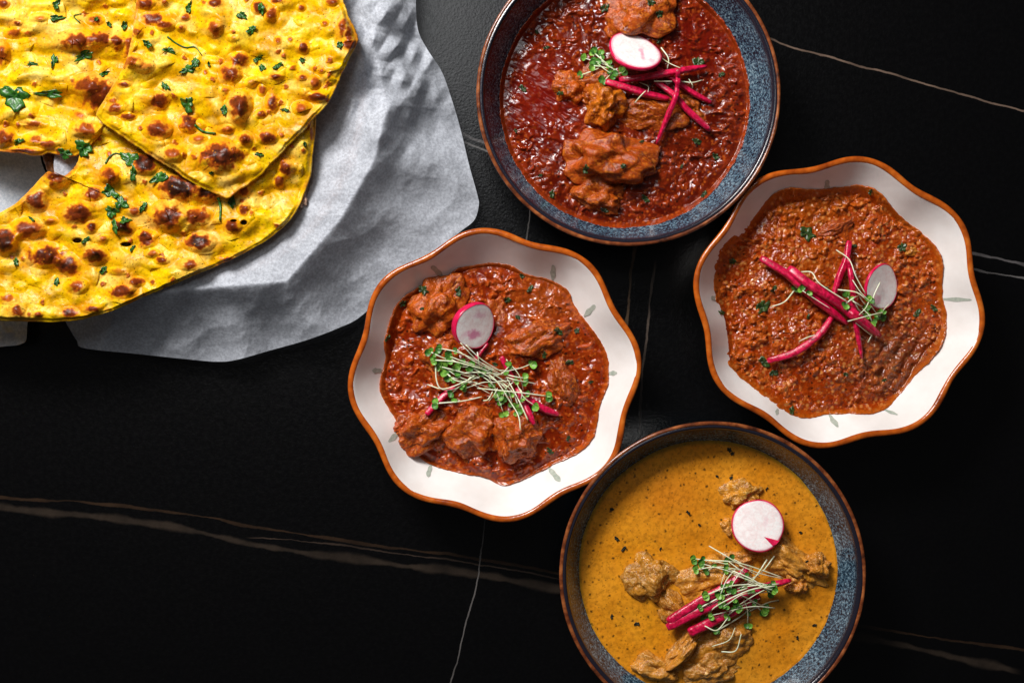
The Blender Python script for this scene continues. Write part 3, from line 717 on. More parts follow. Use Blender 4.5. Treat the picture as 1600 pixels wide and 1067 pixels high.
crease = [(540, -60), (575, 40), (603, 165), (583, 250), (530, 342), (447, 438), (300, 450), (190, 462), (92, 345), (68, 230), (66, 100), (120, -60), (220, -160), (430, -160)]
def crease_k(px, py):
    dx, dy = px - BC[0], -(py - BC[1]); th = np.arctan2(dy, dx); p = np.array(crease, float) - BC; p[:, 1] *= -1
    P = np.vstack([p, p[:1]]); dense = np.vstack([P[i] + (P[i + 1] - P[i]) * u for i in range(len(p)) for u in np.linspace(0, 1, 40, endpoint=False)])
    t = np.arctan2(dense[:, 1], dense[:, 0]); r = np.hypot(dense[:, 0], dense[:, 1]); o = np.argsort(t)
    R = np.interp(th, t[o], r[o], period=2 * PI); return np.hypot(dx, dy), R, th
def paper_z(px, py):
    r, R, th = crease_k(px, py); d = (r - R)             # px outside the rim
    zi = .053 - .010 * sstep(30, -170, d)
    drop = np.clip(d, 0, None)
    top = sstep(.0, .55, th) * sstep(2.4, 1.6, th); ln = 78 + 70 * top
    zo = .053 - .050 * (1 - np.exp(-drop * drop / (drop + 14 + 60 * top) / ln)) * (1 + .08 * np.sin(th * 3 + 1))
    z = np.where(d < 0, zi, zo); z = z + .0006 * np.exp(-(d / 9.0) ** 2) * (1 - top)
    z = np.maximum(z, .0485 - .10 * np.clip(np.sqrt((ell(px, py) - 1) ** 2 + .0004) - .02, 0, 1))
    out = sstep(0, 60, d)
    z = z + out * (.0030 * np.sin(th * 11 + 1.5 * np.sin(th * 5)) + .0016 * np.sin(th * 23 + 2)) * sstep(0, 90, d)
    k = gauss(px, py, 605, 84, 85, 125); rg = fbm(px / 70 + .3 * py / 70, py / 46, 2.2, 2, .4, True)
    tri = lambda q: np.abs((q % 2) - 1)
    wx, wy = px + 9 * perlin(px / 60, py / 60, 3), py + 9 * perlin(px / 60, py / 60, 8)
    fold = tri(wx / 62 + wy / 85) * .5 + tri(wx / 38 - wy / 120 + .4) * .3 + tri(wy / 52 - wx / 150) * .35
    z = z + k * .017 * (fold - .5) + k * .0050 * (tri(wx / 17 + wy / 40) * tri(wy / 26 - wx / 70) - .25)
    k = gauss(px, py, 550, 200, 40, 90); z = z + k * .0045 * (tri(wx / 21 + wy / 90) * tri(wy / 64 - wx / 80) - .3)
    z = z + .0014 * fbm(px / 85, py / 85, 12, 2, .4, True) * sstep(-200, 40, d) + .00015 * fbm(px / 18, py / 18, 15, 2, .5, True)
    return np.maximum(z, .0012 + .0008 * (1 + np.sin(th * 9)))
def sheet(name, outline, c, zf, mat, n, corner=None):
    t, th = disc_grid(n); R = poly_R(outline, c, th); px, py = c[0] + t * R * np.cos(th), c[1] - t * R * np.sin(th)
    return obj(name, W(px, py, zf(px, py)).reshape(-1, 3), grid_faces(n, n), mat)
pap_out = [(649, -120), (650, -40), (650, 15), (654, 50), (668, 78), (690, 112), (704, 150), (719, 200), (733, 258), (746, 305), (748, 322), (741, 344), (722, 360), (690, 385), (640, 425), (600, 462), (560, 497), (530, 512), (480, 531), (420, 548), (370, 562), (340, 565), (300, 562), (215, 553), (132, 544), (120, 532), (110, 516), (102, 500), (98, 470), (100, 420), (108, 360), (104, 320), (90, 286), (84, 262), (86, 238), (90, 180), (90, 60), (90, -120), (200, -200), (450, -200), (600, -180)]
paper = sheet('paper_liner', pap_out, (350, 200), paper_z, MT['paper'], 360)
tag(paper, 'translucent white greaseproof paper draped over the basket and spread on the black table', 'paper')
def nap_z(px, py):
    z = .030 - .018 * sstep(420, 520, py) + .006 * sstep(260, 200, py) + .004 * fbm(px / 50, py / 50, 4, 3, .5, True) * sstep(440, 520, py)
    return z - .012 * sstep(-20, 70, px) * sstep(240, 300, py) * sstep(430, 380, py)
nap_out = [(-260, 160), (-100, 160), (20, 180), (60, 205), (64, 250), (78, 290), (84, 350), (70, 420), (48, 470), (43, 505), (41, 530), (34, 537), (10, 541), (-80, 546), (-260, 546)]
nap = sheet('folded_paper', nap_out, (-80, 350), nap_z, MT['napkin'], 160)
tag(nap, 'opaque white folded paper under the left ends of the flatbreads', 'paper')

NA, NB, NC_ = .2811, .28125, .3282
def conv(l, sc, ox, oy): return [(ox + x * sc, oy + y * sc, rx * sc, ry * sc, k) for x, y, rx, ry, k in l]
spA = conv([(80, 185, 45, 25, .55), (150, 185, 25, 18, .5), (430, 230, 95, 45, .8), (560, 215, 50, 35, 1), (650, 230, 35, 30, .85), (525, 110, 40, 25, .6), (220, 100, 40, 18, .4), (545, 525, 95, 85, .9), (470, 470, 70, 45, .75), (15, 20, 30, 25, .8), (10, 310, 35, 60, .65), (190, 690, 60, 22, .55), (270, 800, 50, 22, .6), (190, 775, 45, 28, .5), (20, 765, 55, 45, .75), (480, 720, 70, 36, .6), (170, 640, 18, 14, .6), (120, 840, 80, 16, .7), (720, 260, 30, 60, .6), (330, 870, 40, 20, .6), (95, 130, 22, 12, .8), (440, 640, 40, 20, .45)], NA, 0, 0)
spB = conv([(800, 20, 50, 25, .9), (850, 105, 58, 28, 1), (920, 140, 45, 26, .7), (760, 180, 28, 24, .65), (1030, 95, 24, 18, .65), (1005, 155, 22, 18, .6), (1190, 160, 36, 40, .65), (730, 340, 50, 30, .6), (800, 370, 45, 30, .4), (880, 560, 50, 38, .95), (640, 600, 42, 30, .6), (690, 470, 30, 14, .8), (710, 650, 38, 18, .75), (1330, 335, 48, 36, .95), (1280, 410, 48, 44, .8), (1330, 585, 52, 62, 1), (1050, 685, 42, 42, 1), (870, 715, 62, 48, .85), (1225, 870, 105, 72, 1.1), (960, 855, 55, 36, .55), (1360, 780, 36, 32, .7), (1250, 720, 34, 20, .5), (1100, 775, 38, 22, .45), (620, 560, 20, 12, .5), (1190, 15, 40, 20, .8)], NA, 0, 0) + \
      conv([(440, 265, 28, 30, 1), (195, 40, 34, 30, .95), (265, 80, 33, 36, .8), (430, 45, 20, 18, .7), (560, 130, 18, 16, .55), (285, 425, 34, 15, .8), (435, 430, 24, 16, .7), (500, 460, 30, 30, .5), (268, 570, 30, 48, .9), (85, 590, 55, 66, 1), (210, 500, 22, 28, .6), (205, 635, 28, 20, .7), (520, 540, 55, 22, .9), (700, 245, 40, 28, .8), (660, 150, 24, 50, .7), (690, 190, 20, 40, .8), (240, 765, 46, 30, .9), (118, 770, 30, 28, .8), (150, 460, 28, 22, .35), (540, 395, 18, 13, .5), (50, 215, 28, 18, .35), (300, 225, 16, 18, .5), (300, 5, 30, 12, .9), (20, 720, 30, 20, .5), (600, 10, 30, 20, .7), (430, 600, 40, 30, .5)], NB, 350, 0)
spC = conv([(340, 935, 36, 42, .9), (305, 1010, 24, 34, .7), (360, 740, 24, 24, .7), (440, 835, 14, 14, .5), (470, 700, 14, 30, .5), (485, 740, 10, 40, .5)], NB, 350, 0) + \
      conv([(440, 160, 38, 28, .8), (525, 70, 38, 34, .85), (370, 250, 66, 42, .95), (430, 322, 24, 24, 1.1), (20, 385, 48, 52, 1.15), (130, 330, 70, 38, .8), (215, 455, 78, 44, 1.05), (315, 500, 52, 42, 1.05), (455, 455, 46, 36, 1.1), (590, 320, 42, 32, 1.2), (695, 375, 42, 36, .95), (800, 270, 66, 56, 1.05), (925, 270, 66, 33, .75), (850, 130, 88, 50, 1.3), (980, 150, 56, 38, 1.2), (690, 15, 60, 42, 1.2), (945, 390, 62, 36, 1.1), (770, 478, 28, 15, .8), (1105, 315, 36, 26, .95), (1160, 235, 24, 24, .8), (580, 625, 58, 25, .95), (650, 580, 34, 18, .8), (330, 728, 38, 22, .95), (440, 710, 38, 17, .85), (80, 720, 34, 28, .7), (370, 600, 40, 28, .6), (900, 500, 48, 22, .65), (635, 245, 32, 18, .6), (170, 195, 46, 42, .95), (270, 80, 48, 38, .8), (1080, 475, 48, 17, .7), (1165, 140, 22, 32, .8), (490, 375, 24, 14, .45), (725, 445, 28, 18, .45), (1000, 60, 60, 30, .9), (30, 660, 40, 20, .5), (180, 735, 20, 12, .6), (240, 290, 30, 16, .4), (560, 530, 40, 16, .35)], NC_, 0, 250)
holesC = [(121, 376, 7, 4), (197, 382, 8, 3.5), (381, 348, 5, 4), (365, 345, 5, 2)]
def make_naan(name, outline, c, zbase, spots, holes, n, seed, thick=.0055, und=1.0, ani=1.0):
    t, th = disc_grid(n); t1 = 1 - 14 / n; core = np.clip(t / t1, 0, 1); u = np.clip((t - t1) / (1 - t1), 0, 1)
    R = poly_R(outline, c, th) * (1 + .012 * perlin(np.cos(th) * 6, np.sin(th) * 6, seed) + .005 * perlin(np.cos(th) * 17, np.sin(th) * 17, seed) + .003 * perlin(np.cos(th) * 40, np.sin(th) * 40, seed))
    rr = core * R + 2.2 * np.sin(u * PI)
    px, py = c[0] + rr * np.cos(th), c[1] - rr * np.sin(th)
    wx, wy = px + 8 * perlin(px / 40, py / 40, seed + 1), py + 8 * perlin(px / 40, py / 40, seed + 2)
    h = und * (.0095 * fbm(wx / (120 * ani), wy / (66 / ani), seed, 2, .4) + .0046 * fbm(wx / (46 * ani), wy / 34, seed + 4, 2, .35) + .0004 * fbm(px / 10, py / 10, seed + 7, 2))
    d, rid = worley(wx / 26, wy / 22, int(seed)); bub = np.clip(1 - d * 1.5, 0, 1); bub = bub * bub * (3 - 2 * bub); h = h + .0014 * bub * (rid > .5) * (.4 + rid)
    char = np.zeros_like(px); halo = np.zeros_like(px)
    for (x, y, rx, ry, k) in spots:
        m = (np.abs(px - x) < rx * 3) & (np.abs(py - y) < ry * 3)
        if not m.any(): continue
        X, Y = px[m], py[m]
        q = np.hypot((X - x) / rx, (Y - y) / ry) * .88 + .40 * perlin(X / 11, Y / 11, x) + .16 * perlin(X / 4, Y / 4, y)
        q0 = np.hypot((X - x) / rx, (Y - y) / ry) + .16 * perlin(X / 14, Y / 14, x)
        h[m] += .00042 * min(rx, ry) * np.clip(1 - (q0 / 1.5) ** 2, 0, 1) ** 1.3
        char[m] = np.maximum(char[m], k * sstep(1.15, .35, q)); halo[m] = np.maximum(halo[m], sstep(2.3, .7, q) * min(1, k + .1))
    # random small browned blisters
    d, rid = worley(px / 17, py / 17, int(seed) + 3); q = d / (.10 + .22 * np.clip(rid - .6, 0, 1) * 2.5) + .5 * perlin(px / 5, py / 5, seed)
    sm = (rid > .90) * sstep(1.2, .4, q); char = np.maximum(char, sm * (.2 + .3 * rid) * (rid > .75)); halo = np.maximum(halo, (rid > .90) * sstep(2.2, .6, q) * .6); h = h + .0009 * sm
    edge = sstep(.965, 1.0, core)
    z0 = zbase(px, py)
    z = z0 + thick + h * (1 - .6 * edge) - .0016 * edge - (thick - .0012) * (1 - np.cos(u * PI)) / 2
    n1 = fbm(px / 45, py / 45, seed + 11, 4); n2 = fbm(px / 10, py / 10, seed + 13, 4)
    hn = np.clip((h + .001) / .005, 0, 1)
    c0 = mix(lin((208, 146, 0)), lin((244, 198, 4)), .55 + 1.6 * n1); c0 = mix(c0, lin((250, 222, 120)), sstep(.05, .4, fbm(px / 38, py / 30, seed + 61, 3)) * .5)
    c0 = mix(c0, lin((252, 224, 110)), sstep(.4, 1.0, hn) * .5 * sstep(-.2, .3, fbm(px / 70, py / 70, seed + 40, 2)) + sstep(.2, .5, n2) * .2)
    c0 = mix(c0, lin((232, 140, 10)), sstep(.15, .5, n2 + .4 * n1) * .45)
    c0 = mix(c0, lin((226, 134, 14)), halo * np.clip(.55 + .9 * n2, 0, 1)); n3 = fbm(px / 26, py / 26, seed + 51, 4); c0 = mix(c0, lin((216, 124, 20)), sstep(.24, .55, n3) * .4)
    c0 = mix(c0, lin((176, 84, 20)), sstep(.12, .5, char))
    c0 = mix(c0, lin((112, 44, 14)), sstep(.40, .78, char + .25 * n2) * .95)
    c0 = mix(c0, lin((40, 18, 10)), sstep(.8, 1.25, char + .5 * n2) * .95)
    ed = fbm(np.cos(th) * 6, np.sin(th) * 6, seed + 21, 3)
    c0 = mix(c0, lin((184, 104, 34)), edge * sstep(-.1, .25, ed) * .8)
    c0 = mix(c0, lin((222, 176, 110)), u * (ed < .1) * .8)
    for (x, y, rx, ry) in holes:
        q = np.hypot((px - x) / rx, (py - y) / ry); k = sstep(1.15, .8, q); z = z - .004 * k; c0 = mix(c0, lin((40, 22, 8)), k)
    d, rid = worley(px / 4.2, py / 4.2, int(seed) + 8); c0 = mix(c0, lin((46, 36, 8)), (rid > .93) * sstep(.3, .15, d) * .85); c0 = mix(c0, lin((196, 120, 20)), (rid < .06) * sstep(.4, .2, d) * .6)
    o = obj(name, W(px, py, z).reshape(-1, 3), grid_faces(n, n), MT['naan'], None, c0.reshape(-1, 3)); add_bvh('naan', o); return o

outC = [(492, 178), (489, 232), (480, 286), (463, 328), (428, 366), (372, 399), (300, 430), (232, 459), (172, 485), (122, 499), (60, 502), (0, 500), (-60, 494), (-110, 470), (-110, 400), (-50, 356), (0, 333), (30, 315), (58, 288), (78, 268), (100, 276), (118, 262), (130, 232), (150, 200), (240, 150), (350, 130), (440, 140)]
outA = [(250, -60), (240, 30), (222, 90), (196, 140), (170, 190), (150, 216), (128, 236), (104, 243), (78, 238), (62, 241), (30, 239), (0, 235), (-50, 230), (-100, 190), (-110, 40), (-90, -60), (80, -90)]
outB = [(216, -60), (214, 0), (211, 40), (204, 80), (188, 118), (168, 150), (153, 176), (160, 188), (200, 218), (258, 256), (310, 289), (345, 305), (357, 308), (368, 300), (402, 276), (450, 226), (488, 186), (512, 160), (527, 128), (544, 92), (557, 66), (553, 48), (543, 22), (530, -8), (500, -70), (350, -110)]
naanC = make_naan('flatbread', outC, (235, 335), lambda x, y: .0545 + .004 * gauss(x, y, 420, 150, 160, 100), spC, holesC, 520, 31)
tag(naanC, 'curved lower flatbread with many dark blisters, reaching from the frame edge under the upper bread', 'flatbread', 'flatbread pieces in the basket')
naanA = make_naan('flatbread', outA, (70, 80), lambda x, y: .0560 - .003 * sstep(100, 240, x), spA, [], 380, 43, ani=1.45)
tag(naanA, 'folded flatbread at the upper left corner with a large coriander leaf on it', 'flatbread', 'flatbread pieces in the basket')
naanB = make_naan('flatbread', outB, (350, 110), lambda x, y: .0650 + .0035 * gauss(x, y, 180, 60, 90, 90) + .0015 * sstep(380, 560, x), spB, [], 460, 57)
tag(naanB, 'upper square cut flatbread lying on top with its pointed corner over the lower bread', 'flatbread', 'flatbread pieces in the basket')
# pale torn edge of a fourth piece under the right tip
o = chunk('naan', 'pale torn edge of bread poking out under the right tip of the lower flatbread', 468, 306, 9, 16, .004, 20, 0, 0, 0, (lin((176, 130, 110)), lin((222, 186, 160)), lin((236, 206, 184))), .5, -.2, None, name='bread_scrap'); tag(o, cat='bread'); BV['naan'].pop()

# ------------------------------------------------------------------ leaves and flecks
def leaf_patch(key, px, py, lx, ly, ang, seed, mat, name, lobes=3, lift=.0006, curl=.0010):
    """a lobed leaf scrap laid on the food surface, thin but solid"""
    r = np.random.RandomState(seed); n = 26; th = np.arange(n) * 2 * PI / n
    k = 1 + .24 * np.cos(lobes * th + r.rand() * 6) + .16 * np.cos((lobes * 2 + 1) * th + r.rand() * 6) + .08 * r.randn(n)
    ca, sa = math.cos(math.radians(ang)), math.sin(math.radians(ang)); g0, _ = hit(key, px, py); V = []
    cur = r.rand() * 6
    for ring in (0.0, .35, .7, 1.0):
        for i in range(n if ring else 1):
            u, v = ring * k[i] * .82 * lx * math.cos(th[i]), ring * k[i] * ly * math.sin(th[i])
            X, Y = px + u * ca - v * sa, py - (u * sa + v * ca)
            g, _ = hit(key, X, Y); gz = max(g[2], g0[2] - .0015); gz = min(gz, g0[2] + .003)
            z = gz + lift + curl * ring * ring * (0.55 + .9 * math.sin(2 * th[i] + cur)) + .0004 * math.sin(5 * th[i] + cur)
            V.append(W(X, Y, z))
    V = np.array(V); F = []
    for i in range(0, n, 2): F.append([0, 1 + i, 1 + (i + 1) % n, 1 + (i + 2) % n])
    for q in range(2):
        a, b = 1 + q * n, 1 + (q + 1) * n
        for i in range(n): F.append([a + i, b + i, b + (i + 1) % n, a + (i + 1) % n])
    m = len(V); V2 = V - [0, 0, .00025]; F2 = [[w + m for w in reversed(f)] for f in F]
    a = 1 + 2 * n; F3 = [[a + i, a + m + i, a + m + (i + 1) % n, a + (i + 1) % n] for i in range(n)]
    return obj(name, np.vstack([V, V2]), F + F2 + F3, mat)

cor = [  # px, py, half length, half width, angle, own label or None
    (22, 152, 26, 17, -28, 'largest coriander leaf, dark green and flat, at the left edge of the upper left flatbread'),
    (78, 147, 24, 6, -3, 'long finely chopped coriander strip beside the largest coriander leaf'),
    (84, 95, 12, 5, 78, None), (132, 87, 17, 7, 24, None), (88, 7, 10, 5, 60, None), (88, 28, 13, 4, 8, None), (163, 115, 8, 4, 20, None), (29, 221, 10, 4, 30, None),
    (130, 231, 13, 14, 40, 'coriander clump where the upper left flatbread meets the lower one'), (101, 240, 13, 7, -30, None), (50, 100, 10, 3, 0, None), (194, 40, 9, 4, 60, None),
    (202, 248, 12, 14, 70, 'broad coriander leaf just below the left corner of the top flatbread'), (208, 272, 6, 12, 10, None), (230, 69, 8, 6, -20, None), (264, 79, 13, 4, -18, None),
    (293, 109, 14, 6, 15, None), (305, 98, 9, 6, -30, None), (258, 135, 8, 5, -50, None), (293, 163, 11, 12, 20, 'three lobed coriander leaf in the middle of the top flatbread'),
    (350, 172, 9, 5, 60, None), (295, 12, 11, 4, 75, None), (378, 24, 10, 5, -20, None), (393, 47, 9, 6, 0, None), (408, 14, 5, 11, -5, None), (531, 70, 8, 4, 60, None),
    (403, 92, 9, 4, 40, None), (409, 106, 8, 4, -50, None), (434, 103, 9, 4, 15, None), (472, 94, 7, 3, -25, None), (405, 241, 7, 3, 0, None), (476, 225, 4, 3, 30, None),
    (172, 300, 10, 13, 60, 'upright coriander leaf left of centre on the lower flatbread'), (189, 318, 12, 10, 30, 'bright green coriander leaf of the clump on the lower flatbread'),
    (174, 331, 12, 8, -20, None), (179, 354, 6, 10, 20, None), (195, 344, 10, 5, 10, None), (207, 388, 6, 3, 40, None), (161, 422, 9, 4, 30, None), (25, 409, 6, 5, 0, None), (88, 440, 5, 6, 0, None), (134, 375, 8, 4, 25, None),
    (362, 315, 6, 10, 20, None), (223, 324, 5, 9, -20, None), (49, 342, 6, 2.5, -30, None), (445, 172, 8, 2.5, 5, None), (326, 100, 3, 3, 0, None), (170, 38, 6, 3, -20, None), (150, 30, 5, 2.5, 10, None), (330, 270, 4, 2, 0, None),
]
for i, (x, y, a, b, g, lab) in enumerate(cor):
    o = leaf_patch('naan', x, y, a, b, g, 100 + i, MT['cor'], 'coriander_leaf', 3 if a > 9 else 2)
    if lab: tag(o, lab, 'herb leaf', 'coriander leaves on the flatbread')
    else:
        where = 'upper left flatbread' if x < 165 and y < 245 else ('lower flatbread' if (y > 225 and (y - 225) > (x - 150) * -.1 and not (y < 225 + (x - 200) * .55 and x > 200)) else 'top square cut flatbread')
        bx = {'upper left flatbread': 90, 'lower flatbread': 200, 'top square cut flatbread': 350}[where]; by = {'upper left flatbread': 60, 'lower flatbread': 350, 'top square cut flatbread': 95}[where]
        part = ('upper' if y < by else 'lower') + (' left' if x < bx else ' right') + ' part of the '
        tag(o, ('long' if a > 2 * b else 'small') + ' chopped coriander scrap lying on the ' + part + where, 'herb leaf', 'chopped coriander scraps on the ' + where)
# okra-like green slice and coriander stalks
o = leaf_patch('naan', 247, 277, 17, 7, 26, 501, MT['cor'], 'green_chilli_slice', 1, .001, .0016); tag(o, 'glossy green chilli slice tucked beside the dark blister under the top bread', 'chilli')
def stalk(pts, r, label):
    P = [hit('naan', *p)[0] + [0, 0, .0009] for p in catmull(pts, 14)]; v, f = tube(np.array(P), r * np.linspace(1, .6, 14), 6)
    tag(obj('coriander_stalk', v, f, MT['cor']), label, 'herb stalk', 'coriander stalks on the flatbread')
stalk([(262, 58), (275, 68), (290, 75), (305, 74), (315, 86)], .0006, 'thin curling dark stalk across the upper part of the top flatbread')
stalk([(305, 196), (318, 206), (337, 209)], .0010, 'short pale green stalk beside a brown blister on the top flatbread')
stalk([(342, 310), (345, 325), (344, 345)], .0011, 'green stalk under the pointed corner of the top flatbread')
stalk([(165, 256), (171, 246), (180, 240), (188, 241)], .0006, 'wispy stalk left of the broad coriander leaf')
stalk([(125, 36), (116, 26), (128, 22)], .0005, 'dark hooked stalk near the top of the upper left flatbread')

def scraps(key, pts, mat, bowlname, big=6):
    for i, p in enumerate(pts):
        a = p[2] if len(p) > 2 else 4 + (i * 7 % 4)
        o = leaf_patch(key, p[0], p[1], a, a * .6, (i * 67) % 180, 300 + i, MT[mat], 'herb_scrap', 2, .0004, .0005)
        cx = sum(q[0] for q in pts) / len(pts); cy = sum(q[1] for q in pts) / len(pts)
        where = ('upper' if p[1] < cy else 'lower') + (' left' if p[0] < cx else ' right')
        size = 'tiny' if a < 6 else 'larger'
        tag(o, size + ' dark green herb scrap in the ' + where + ' part of the ' + bowlname, 'herb', 'herb scraps in the ' + bowlname)
def z2(l, sc, ox, oy): return [(ox + p[0] * sc, oy + p[1] * sc) + tuple(p[2:]) for p in l]
scraps('red_chicken_curry', z2([(270, 138), (560, 35, 9), (760, 12, 8), (795, 175, 6), (795, 60, 8), (210, 378, 7), (370, 400, 6), (480, 725, 8), (285, 750), (335, 830), (955, 605, 8), (1035, 670, 7), (890, 712), (735, 850, 8), (985, 830), (960, 268, 12), (720, 605), (1060, 320, 6), (640, 710), (310, 205), (180, 560), (560, 900)], .3654, 740, 0), 'cordark', 'upper blue bowl')
scraps('minced_curry', z2([(420, 290, 15), (260, 555, 14), (150, 390, 7), (820, 578, 8), (765, 340, 10), (265, 755, 11), (300, 795, 8), (425, 590, 5), (590, 335, 5), (365, 930, 7), (110, 575, 6), (490, 490, 6), (650, 140, 5), (880, 560), (300, 490), (560, 800), (700, 820)], .4311, 1080, 240), 'cordark', 'minced curry')
scraps('chunky_chicken_curry', z2([(275, 235, 10), (203, 283, 7), (575, 270, 7), (655, 230, 7), (820, 378, 6), (755, 380, 8), (795, 490, 7), (705, 465, 6), (270, 300), (400, 240, 8), (530, 497, 5), (625, 185), (790, 760, 5), (725, 805), (150, 405), (610, 330), (870, 560)], .4405, 540, 350), 'cordark', 'middle scalloped bowl')
scraps('yellow_chicken_curry', z2([(690, 135, 5), (702, 150, 4), (220, 372, 4), (268, 530, 5), (697, 247, 4), (525, 385, 4), (320, 830, 5), (220, 800, 4), (1030, 835, 4), (962, 885, 3.5), (975, 465, 3.5), (570, 435, 3), (415, 530, 3), (240, 490, 5), (840, 290, 3), (640, 240, 3), (1000, 580, 3)], .3908, 870, 650), 'herb', 'yellow curry')

# ------------------------------------------------------------------ garnishes
def radish(key, px, py, a_px, tilt_dir, ratio, lift, label, pinks, seed, thick=.0024, notch=None):
    g, _ = hit(key, px, py); z = g[2] + lift; c = W(px, py, z); R = a_px * S * (H - z)
    e = empty('radish_slice', tuple(c)); tl = math.acos(ratio); d = math.radians(tilt_dir)
    # local frame: normal leans towards tilt_dir
    nrm = np.array([math.sin(tl) * math.cos(d), math.sin(tl) * math.sin(d), math.cos(tl)])
    q = Vector((0, 0, 1)).rotation_difference(Vector(tuple(nrm)))
    n = 72; th = np.arange(n) * 2 * PI / n; k = 1 + .012 * np.cos(3 * th + seed) + .008 * np.cos(5 * th)
    def ringv(r, z): return np.stack([r * k * np.cos(th), r * k * np.sin(th), z + .0007 * (r / R) ** 2 * np.cos(2 * th + seed)], -1)
    prof = [(.0001, thick * .5), (.35 * R, thick * .5), (.7 * R, thick * .5), (.9 * R, thick * .5), (.955 * R, thick * .48), (.955 * R, -thick * .48), (.6 * R, -thick * .5), (.0001, -thick * .5)]
    V = np.array([ringv(r, z_) for r, z_ in prof]).reshape(-1, 3)
    me = raw_mesh('flesh', V, grid_faces(len(prof), n, True)[:, ::-1]); me.materials.append(mat_radish('radish_flesh_%d' % seed, seed, [(x * R, y * R, rx * R, ry * R, am) for x, y, rx, ry, am in pinks]))
    o = bpy.data.objects.new('flesh', me); scene.collection.objects.link(o); o.parent = e
    # skin: a solid band round the edge
    prof = [(.950 * R, thick * .52), (.975 * R, thick * .50), (.995 * R, thick * .30), (R, 0), (.995 * R, -thick * .30), (.975 * R, -thick * .50), (.950 * R, -thick * .52), (.950 * R, thick * .52)]
    V = np.array([ringv(r, z_) for r, z_ in prof]).reshape(-1, 3)
    me = raw_mesh('skin', V, grid_faces(len(prof), n, True)[:, ::-1]); me.materials.append(MT['skin'])
    o = bpy.data.objects.new('skin', me); scene.collection.objects.link(o); o.parent = e
    if notch:
        V = np.array([[notch[0] * R, notch[1] * R, thick * .5 + .0004], [.93 * R * math.cos(notch[2]), .93 * R * math.sin(notch[2]), thick * .5 + .0005], [.97 * R * math.cos(notch[3]), .97 * R * math.sin(notch[3]), thick * .5 + .0004], [.97 * R * math.cos((notch[2] + notch[3]) / 2), .97 * R * math.sin((notch[2] + notch[3]) / 2), thick * .5 + .0009]])
        V = np.vstack([V, V - [0, 0, .0006]]); me = raw_mesh('skin_wedge', V, [[0, 2, 3, 1], [4, 5, 7, 6], [0, 1, 5, 4], [1, 3, 7, 5], [3, 2, 6, 7], [2, 0, 4, 6]], False); me.materials.append(MT['skin'])
        o = bpy.data.objects.new('skin_wedge', me); scene.collection.objects.link(o); o.parent = e
    e.rotation_mode = 'QUATERNION'; e.rotation_quaternion = q
    bpy.context.view_layer.update()
    tag(e, label, 'radish slice', 'radish slices garnishing the curries')
    for ch in e.children:
        mw = ch.matrix_world; me = ch.data
        BV[key].append(BVHTree.FromPolygons([mw @ v.co for v in me.vertices], [tuple(p.vertices) for p in me.polygons]))
    return e

def strip(key, pts, w, label, lift=.0010, taper=.55, sq=1.0, seed=0, grp='', tw=.6):
    n = 26; path = catmull(pts, n); P = []
    for p in path: P.append(hit(key, *p)[0])
    P = np.array(P); zs = P[:, 2].copy()
    # a stiff stick: rests on the high points
    u = np.linspace(0, 1, n); base = np.interp(u, [0, 1], [zs[:4].max(), zs[-4:].max()]); ex = np.max(zs - base); k = np.clip(ex, 0, None) * np.sin(PI * np.clip(u, .02, .98)) ** .6
    z = np.maximum(np.minimum(base + k, zs + .006), zs * .5 + (base + k) * .5) + w * S * .42 + lift
    Q = np.array([W(p[0], p[1], zz) for p, zz in zip(path, z)])
    r = w * S * .44 * (1 - (1 - taper) * (np.abs(2 * u - 1) ** 2 * (.25 + .75 * u) * .9)) * (1 - .25 * sstep(.94, 1, np.abs(2 * u - 1))) * (1 + .10 * perlin(u * 7 + seed, u * 0, seed + .5))
    v, f = tube(Q, r, 12, False, sq, .5, tw); o = obj('pickled_strip', v, f, MT['strip'])
    tag(o, label, 'vegetable strip', grp); add_bvh(key, o); return o

K = 'red_chicken_curry'; G = 'magenta strips on the upper blue bowl'
strip(K, [(1060, 109), (1057, 146), (1044, 180), (1026, 225)], 8.5, 'magenta strip running downwards across the others in the upper blue bowl', .004, .4, seed=3, grp=G) if False else None
strip(K, [(1024, 128), (1052, 148), (1074, 172), (1110, 204)], 10, 'magenta strip ending lowest on the right in the upper blue bowl', .001, .7, seed=1, grp=G)
strip(K, [(1027, 107), (1052, 124), (1080, 144), (1112, 161)], 9, 'magenta strip pointing right, just above the lowest right one in the upper bowl', .001, .6, seed=2, grp=G)
strip(K, [(968, 125), (1000, 122), (1052, 113), (1104, 104)], 11, 'magenta strip lying level under the radish slice edge in the upper bowl', .001, .5, seed=4, grp=G)
strip(K, [(946, 128), (980, 138), (1010, 147), (1046, 155)], 12, 'thick magenta strip starting beside the green sprouts in the upper bowl', .001, .5, seed=5, grp=G)
strip(K, [(1060, 107), (1057, 146), (1044, 180), (1026, 225)], 9, 'magenta strip crossing over the others from top to bottom in the upper bowl', .0015, .4, seed=3, grp=G)
radish(K, 992, 81, 43, 68, .74, .013, 'oval tilted radish slice with a faint pink streak on the upper blue bowl', [(.25, -.15, .12, .4, .55), (.55, -.5, .12, .2, .35)], 1)

